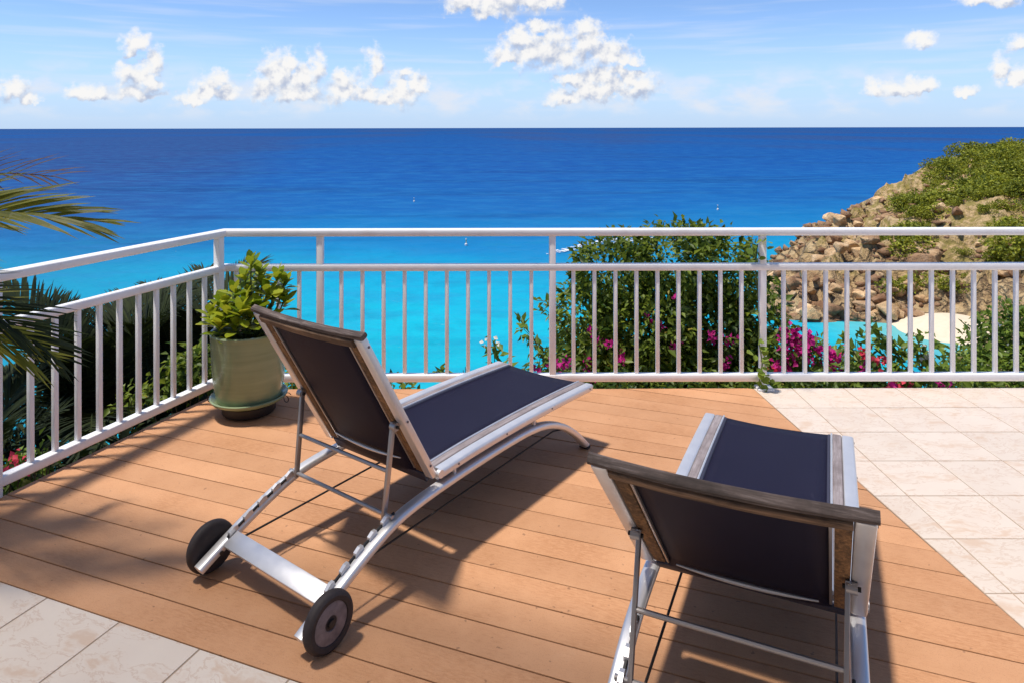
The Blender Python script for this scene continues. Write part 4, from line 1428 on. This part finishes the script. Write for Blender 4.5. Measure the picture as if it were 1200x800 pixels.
# ------------------------------------------------------------------ garden shrubs
def crown_leaves(lobes, n, size, m, g, tint_bias=0.0, shell=.55, aspect=.5, droop=.25):
    L = np.array(lobes, float)                      # x,y,z,rx,ry,rz
    vol = L[:, 3] * L[:, 4] * L[:, 5]
    k = g.choice(len(L), n, p=vol / vol.sum())
    dirs = norm(g.normal(0, 1, (n, 3)))
    r = g.uniform(shell ** 3, 1.0, (n, 1)) ** (1 / 3)
    pos = L[k, :3] + dirs * r * L[k, 3:6]
    pos += g.normal(0, .025, (n, 3))
    ax = norm(dirs * .8 + g.normal(0, .6, (n, 3)) + np.array([0, 0, -droop]))
    nr = norm(g.normal(0, .5, (n, 3)) + np.array([0, 0, .9]) + dirs * .4)
    t = np.clip(.38 + tint_bias + g.normal(0, .24, n) + (k % 5 - 2) * .06, 0, 1)
    ln = size * g.choice((.55, .8, 1.0, 1.0, 1.2, 1.45), n) * g.uniform(.85, 1.15, n)
    return leaf_mesh('crown', pos, ax, nr, ln, ln * aspect, m, t), pos, dirs, r

def sprig_stems(o, lobes, root, n, g, m='bark', r=.012):
    mb = MB()
    for i in range(n):
        L = lobes[i % len(lobes)]
        tip = Vector((L[0] + g.normal(0, L[3] * .35), L[1] + g.normal(0, L[4] * .35), L[2] + abs(g.normal(0, L[5] * .4))))
        mid = root.lerp(tip, .5) + Vector((g.normal(0, .08), g.normal(0, .08), .05))
        mb.tube([root, mid, tip], [r, r * .6, r * .2], 5)
    mb.build('branches', m, o)

def garden_bush(name, label, cat, lobes, n, size, m, seed, blossoms=None, twigs=(), group='garden shrubs below the railing', tint=0.0, aspect=.5):
    g = np.random.default_rng(seed)
    cx = float(np.mean([l[0] for l in lobes])); cy = float(np.mean([l[1] for l in lobes]))
    o = empty(name, (cx, cy, -1.6))
    lob = [(l[0] - cx, l[1] - cy, l[2] + 1.6, l[3], l[4], l[5]) for l in lobes]
    me, pos, dirs, r = crown_leaves(lob, n, size, m, g, tint, aspect=aspect)
    link('crown', me, o)
    sprig_stems(o, lob, Vector((0, 0, -.8)), 14, g)
    if blossoms:
        for (bm_, centers, cnt, bs) in blossoms:
            P = []
            for (bx, by, bz, br) in centers:
                kk = max(3, int(cnt * br / .2))
                cl = g.normal(0, br * .5, (max(2, kk // 9), 3))
                P.append(np.array([bx - cx, by - cy, bz + 1.6]) + cl[g.integers(0, len(cl), kk)] + g.normal(0, .022, (kk, 3)))
            P = np.concatenate(P)
            ax = norm(g.normal(0, 1, P.shape)); nr = norm(g.normal(0, .6, P.shape) + np.array([0, -.5, .4]))
            ln = bs * g.uniform(.7, 1.25, len(P))
            link('blossoms', leaf_mesh('blossoms', P, ax, nr, ln, ln * .8, bm_, g.uniform(0, 1, len(P))), o)
    if twigs:
        P = []; A = []
        for (x0, y0, z0, x1, y1, z1) in twigs:
            a = Vector((x0 - cx, y0 - cy, z0 + 1.6)); b = Vector((x1 - cx, y1 - cy, z1 + 1.6))
            mid = a.lerp(b, .5) + Vector((g.normal(0, .02), 0, .02))
            MB().tube([a, mid, b], [.006, .004, .002], 5).build('twig', 'bark', o)
            nn = int((b - a).length / .016)
            for k in range(nn):
                t = (k + .5) / nn
                q = a.lerp(b, t)
                P.append(tuple(q + Vector(g.normal(0, .018, 3)))); A.append(tuple((b - a).normalized() * .6 + Vector(g.normal(0, .7, 3))))
        P = np.array(P); A = np.array(A)
        ln = size * g.uniform(.8, 1.3, len(P))
        link('twig_leaves', leaf_mesh('twig_leaves', P, A, norm(g.normal(0, .6, P.shape) + np.array([0, 0, .8])), ln, ln * aspect, m, np.clip(g.normal(.5, .22, len(P)), 0, 1)), o)
    tag(o, label, cat, group)
    return o

def W(px, py, Y):
    """point of the place seen in this direction at distance Y"""
    return ((px - 600) / FPX * Y, Y, EYE - (py - 150) / FPX * Y)
def lobe(px, py, Y, rx, rz, ry=None):
    x, y, z = W(px, py, Y)
    return (x, y, z, rx, ry if ry else rx, rz)
def twig(p0, p1, Y):
    return (*W(*p0, Y), *W(*p1, Y))
def blob(px, py, Y, r):
    return (*W(px, py, Y), r)

# tree in the middle
garden_bush('garden_tree', 'tall leafy green tree rising above the front railing', 'tree',
            [lobe(720, 320, 6.6, .42, .38), lobe(790, 305, 6.6, .46, .36), lobe(845, 320, 6.7, .40, .40), lobe(690, 370, 6.5, .36, .40), lobe(760, 380, 6.5, .52, .50), lobe(835, 390, 6.6, .46, .50),
             lobe(880, 360, 6.6, .30, .42), lobe(700, 440, 6.4, .46, .40), lobe(790, 460, 6.4, .56, .50), lobe(870, 460, 6.5, .46, .50), lobe(820, 280, 6.7, .22, .12), lobe(735, 285, 6.7, .26, .12), lobe(780, 550, 6.4, .8, .5), lobe(740, 400, 7.1, .5, .5), lobe(830, 400, 7.2, .5, .5), lobe(690, 420, 7.0, .4, .4), lobe(760, 460, 7.1, .7, .5), lobe(880, 450, 7.2, .5, .5)],
            36000, .072, 'leaf_dark', 5,
            blossoms=[('bract', [blob(695, 425, 6.1, .12), blob(660, 432, 6.1, .12), blob(705, 400, 6.1, .07), blob(730, 425, 6.1, .07), blob(775, 384, 6.1, .04), blob(790, 405, 6.1, .05), blob(838, 398, 6.1, .06), blob(855, 396, 6.1, .05), blob(792, 350, 6.1, .03),
                                 blob(850, 430, 6.1, .05), blob(760, 375, 6.1, .03), blob(690, 385, 6.1, .03)], 62, .045)],
            twigs=[twig((790, 290), (800, 258), 6.6), twig((800, 285), (825, 263), 6.6), twig((830, 290), (848, 264), 6.7), twig((790, 285), (780, 268), 6.6), twig((700, 300), (678, 285), 6.6), twig((690, 310), (668, 300), 6.6),
                   twig((860, 310), (878, 290), 6.6), twig((672, 400), (632, 358), 6.4), twig((650, 430), (605, 378), 6.4), twig((660, 360), (628, 352), 6.4), twig((880, 300), (884, 284), 6.5)])
# bougainvillea to the right of the post
garden_bush('bougainvillea', 'bougainvillea with a dense magenta cluster right of the railing post', 'flowering shrub',
            [lobe(925, 410, 6.2, .24, .20), lobe(955, 430, 6.2, .28, .22), lobe(910, 450, 6.2, .30, .26), lobe(990, 450, 6.2, .26, .20), lobe(940, 480, 6.2, .5, .3)],
            5200, .066, 'leaf_mid', 6,
            blossoms=[('bract', [blob(938, 402, 6.0, .13), blob(955, 408, 6.0, .11), blob(925, 396, 6.0, .08), blob(975, 420, 6.0, .08), blob(966, 436, 6.0, .08), blob(908, 430, 6.0, .07), blob(925, 425, 6.0, .05)], 130, .050),
                      ('bract_red', [blob(905, 435, 5.95, .04), blob(985, 408, 5.9, .04)], 60, .04)],
            twigs=[twig((905, 400), (925, 372), 6.2), twig((915, 395), (905, 350), 6.3)], tint=.08)
garden_bush('garden_shrub', 'loose leafy shrub spilling over the bottom rail before the beach', 'shrub',
            [lobe(1010, 405, 5.4, .16, .10), lobe(1030, 425, 5.4, .22, .13), lobe(1065, 430, 5.3, .18, .12), lobe(1085, 405, 5.3, .13, .07), lobe(1010, 445, 5.4, .26, .12), lobe(1095, 445, 5.3, .2, .10), lobe(1050, 480, 5.4, .6, .2)],
            1500, .075, 'leaf_mid', 7,
            blossoms=[('bract_red', [blob(1016, 418, 5.2, .05), blob(1050, 449, 5.1, .05), blob(1033, 424, 5.2, .04), blob(1065, 450, 5.1, .03)], 60, .045), ('bract', [blob(1008, 428, 5.2, .05), blob(1108, 452, 5.0, .05), blob(1052, 452, 5.0, .06)], 60, .045),
                      ('petal_white', [blob(1082, 408, 5.2, .04), blob(1078, 420, 5.2, .05)], 25, .045)],
            twigs=[twig((1050, 440), (1140, 441), 4.55), twig((1060, 415), (1020, 385), 5.3), twig((1080, 430), (1072, 392), 5.2), twig((1010, 430), (985, 395), 5.3), twig((1060, 425), (1040, 398), 5.3)], tint=.05, aspect=.62)
garden_bush('garden_shrub', 'full green shrub behind the railing at the far end of the tiles', 'shrub',
            [lobe(1150, 410, 6.4, .22, .26), lobe(1185, 395, 6.5, .28, .34), lobe(1215, 400, 6.4, .30, .34), lobe(1160, 440, 6.2, .34, .24), lobe(1125, 440, 6.0, .24, .14), lobe(1200, 450, 6.2, .4, .3), lobe(1250, 410, 6.4, .34, .3)],
            5200, .068, 'leaf_mid', 8,
            blossoms=[('petal_white', [blob(1166, 380, 6.1, .03), blob(1155, 425, 6.1, .02), blob(1190, 418, 6.1, .02)], 20, .04)], tint=.05)
# young plants by the empty stretch of water
garden_bush('garden_shrub', 'small slender shrub with white flowers against the turquoise water', 'shrub',
            [lobe(578, 415, 5.2, .05, .10), lobe(588, 432, 5.2, .08, .07), lobe(570, 445, 5.2, .08, .05), lobe(525, 438, 5.1, .06, .03), lobe(545, 435, 5.1, .05, .05), lobe(610, 438, 5.3, .08, .06), lobe(640, 425, 5.4, .13, .10), lobe(650, 440, 5.3, .16, .08), lobe(560, 480, 5.2, .3, .1)],
            520, .082, 'leaf_mid', 9,
            blossoms=[('petal_white', [blob(586, 398, 5.1, .03), blob(568, 404, 5.1, .025)], 40, .035), ('bract', [blob(650, 434, 5.2, .06), blob(630, 437, 5.2, .04), blob(662, 428, 5.2, .05)], 70, .045)],
            twigs=[twig((640, 430), (607, 372), 5.3), twig((585, 430), (576, 398), 5.2), twig((520, 445), (512, 432), 5.1)], tint=-.02, aspect=.45)
# low shrubs below the palms
garden_bush('garden_shrub', 'bright green shrub beneath the palms beside the side railing', 'shrub',
            [lobe(222, 435, 5.2, .18, .14), lobe(190, 455, 5.1, .14, .10), lobe(240, 430, 5.3, .2, .16), lobe(150, 470, 4.9, .10, .08), lobe(345, 440, 5.2, .12, .12)],
            900, .065, 'leaf_dark', 10, blossoms=None, tint=.0)
garden_bush('garden_shrub', 'low shrub with red blossoms at the near end of the side railing', 'shrub',
            [lobe(25, 540, 3.75, .08, .06), lobe(45, 530, 3.8, .07, .05), lobe(15, 560, 3.75, .12, .06)],
            160, .06, 'leaf_mid', 12, blossoms=[('bract_red', [blob(24, 541, 3.55, .03), blob(12, 546, 3.55, .02), blob(35, 537, 3.6, .015)], 90, .03)], tint=.05)
# low growth closing the view under the rail
g_ = np.random.default_rng(40)
lob = []
for px in range(-40, 1290, 60):
    if 455 < px < 560 or px < 270: continue
    x, y, z = W(px, 470 + 8 * math.sin(px), 5.0)
    lob.append((x, y + .3, z - .16, .34, .25, .22))
me, *_ = crown_leaves(lob, 7500, .06, 'leaf_dark', g_, -.22)
tag(link('ground_cover', me), 'dark leafy ground cover below the railing', kind='stuff')
lob = []
for k in range(9):
    q = CORNER - E2 * (0.1 + .42 * k) - E1 * .75
    lob.append((q.x, q.y, -.62 - .02 * k, .34, .34, .30))
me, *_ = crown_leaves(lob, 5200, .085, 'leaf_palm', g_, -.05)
tag(link('undergrowth', me), 'very dark undergrowth below the palms along the side railing', kind='stuff')

# vine on the post beside the boards' corner
def build_vine():
    px = (893 - 600) / FPX * CORNER.y
    o = empty('climbing_vine', (px, CORNER.y, 0))
    tag(o, 'small green vine climbing the railing post at the corner of the boards', 'vine')
    MB().tube([(-.02, .04, -.3), (-.03, -.035, .06), (-.015, -.04, .16), (-.035, -.035, .30), (-.01, .035, .5), (-.03, .04, .75), (-.02, .03, .9)], .004, 6).build('stem', 'green_stem', o)
    vs = [(0, 0, 0), (-.42, .30, .05), (-.36, .72, .02), (0, 1, -.1), (.36, .72, .02), (.42, .30, .05), (0, .5, -.04)]
    fs = [(0, 1, 6), (1, 2, 6), (2, 3, 6), (3, 4, 6), (4, 5, 6), (5, 0, 6)]
    vars_ = []
    for t in (.3, .6, .95):
        me = MB().add(vs, fs).mesh('leaf', 'leaf_mid', True, 80)
        at = me.attributes.new('tint', 'FLOAT', 'FACE'); at.data.foreach_set('value', np.full(len(me.polygons), min(t, .9), np.float32))
        vars_.append(me)
    g = random.Random(3)
    spots = [(-.02 + g.gauss(0, .025), -.05 + g.gauss(0, .012), z) for z in np.linspace(.03, .30, 24)] + [(-.045 + g.gauss(0, .035), .0 + g.gauss(0, .03), g.uniform(.80, .93)) for _ in range(14)] + [(-.03 + g.gauss(0, .03), .03, g.uniform(.3, .5)) for _ in range(5)]
    for s in spots:
        lf = link('leaf', g.choice(vars_), o)
        d = Vector((g.gauss(0, .6), -.7, g.gauss(-.2, .5))).normalized(); n = Vector((g.gauss(0, .3), -.5, .8)).normalized()
        xv = d.cross(n).normalized(); zv = xv.cross(d)
        ln = g.uniform(.035, .058)
        lf.matrix_local = Matrix.Translation(s) @ Matrix((xv, d, zv)).transposed().to_4x4() @ Matrix.Scale(ln, 4)
build_vine()
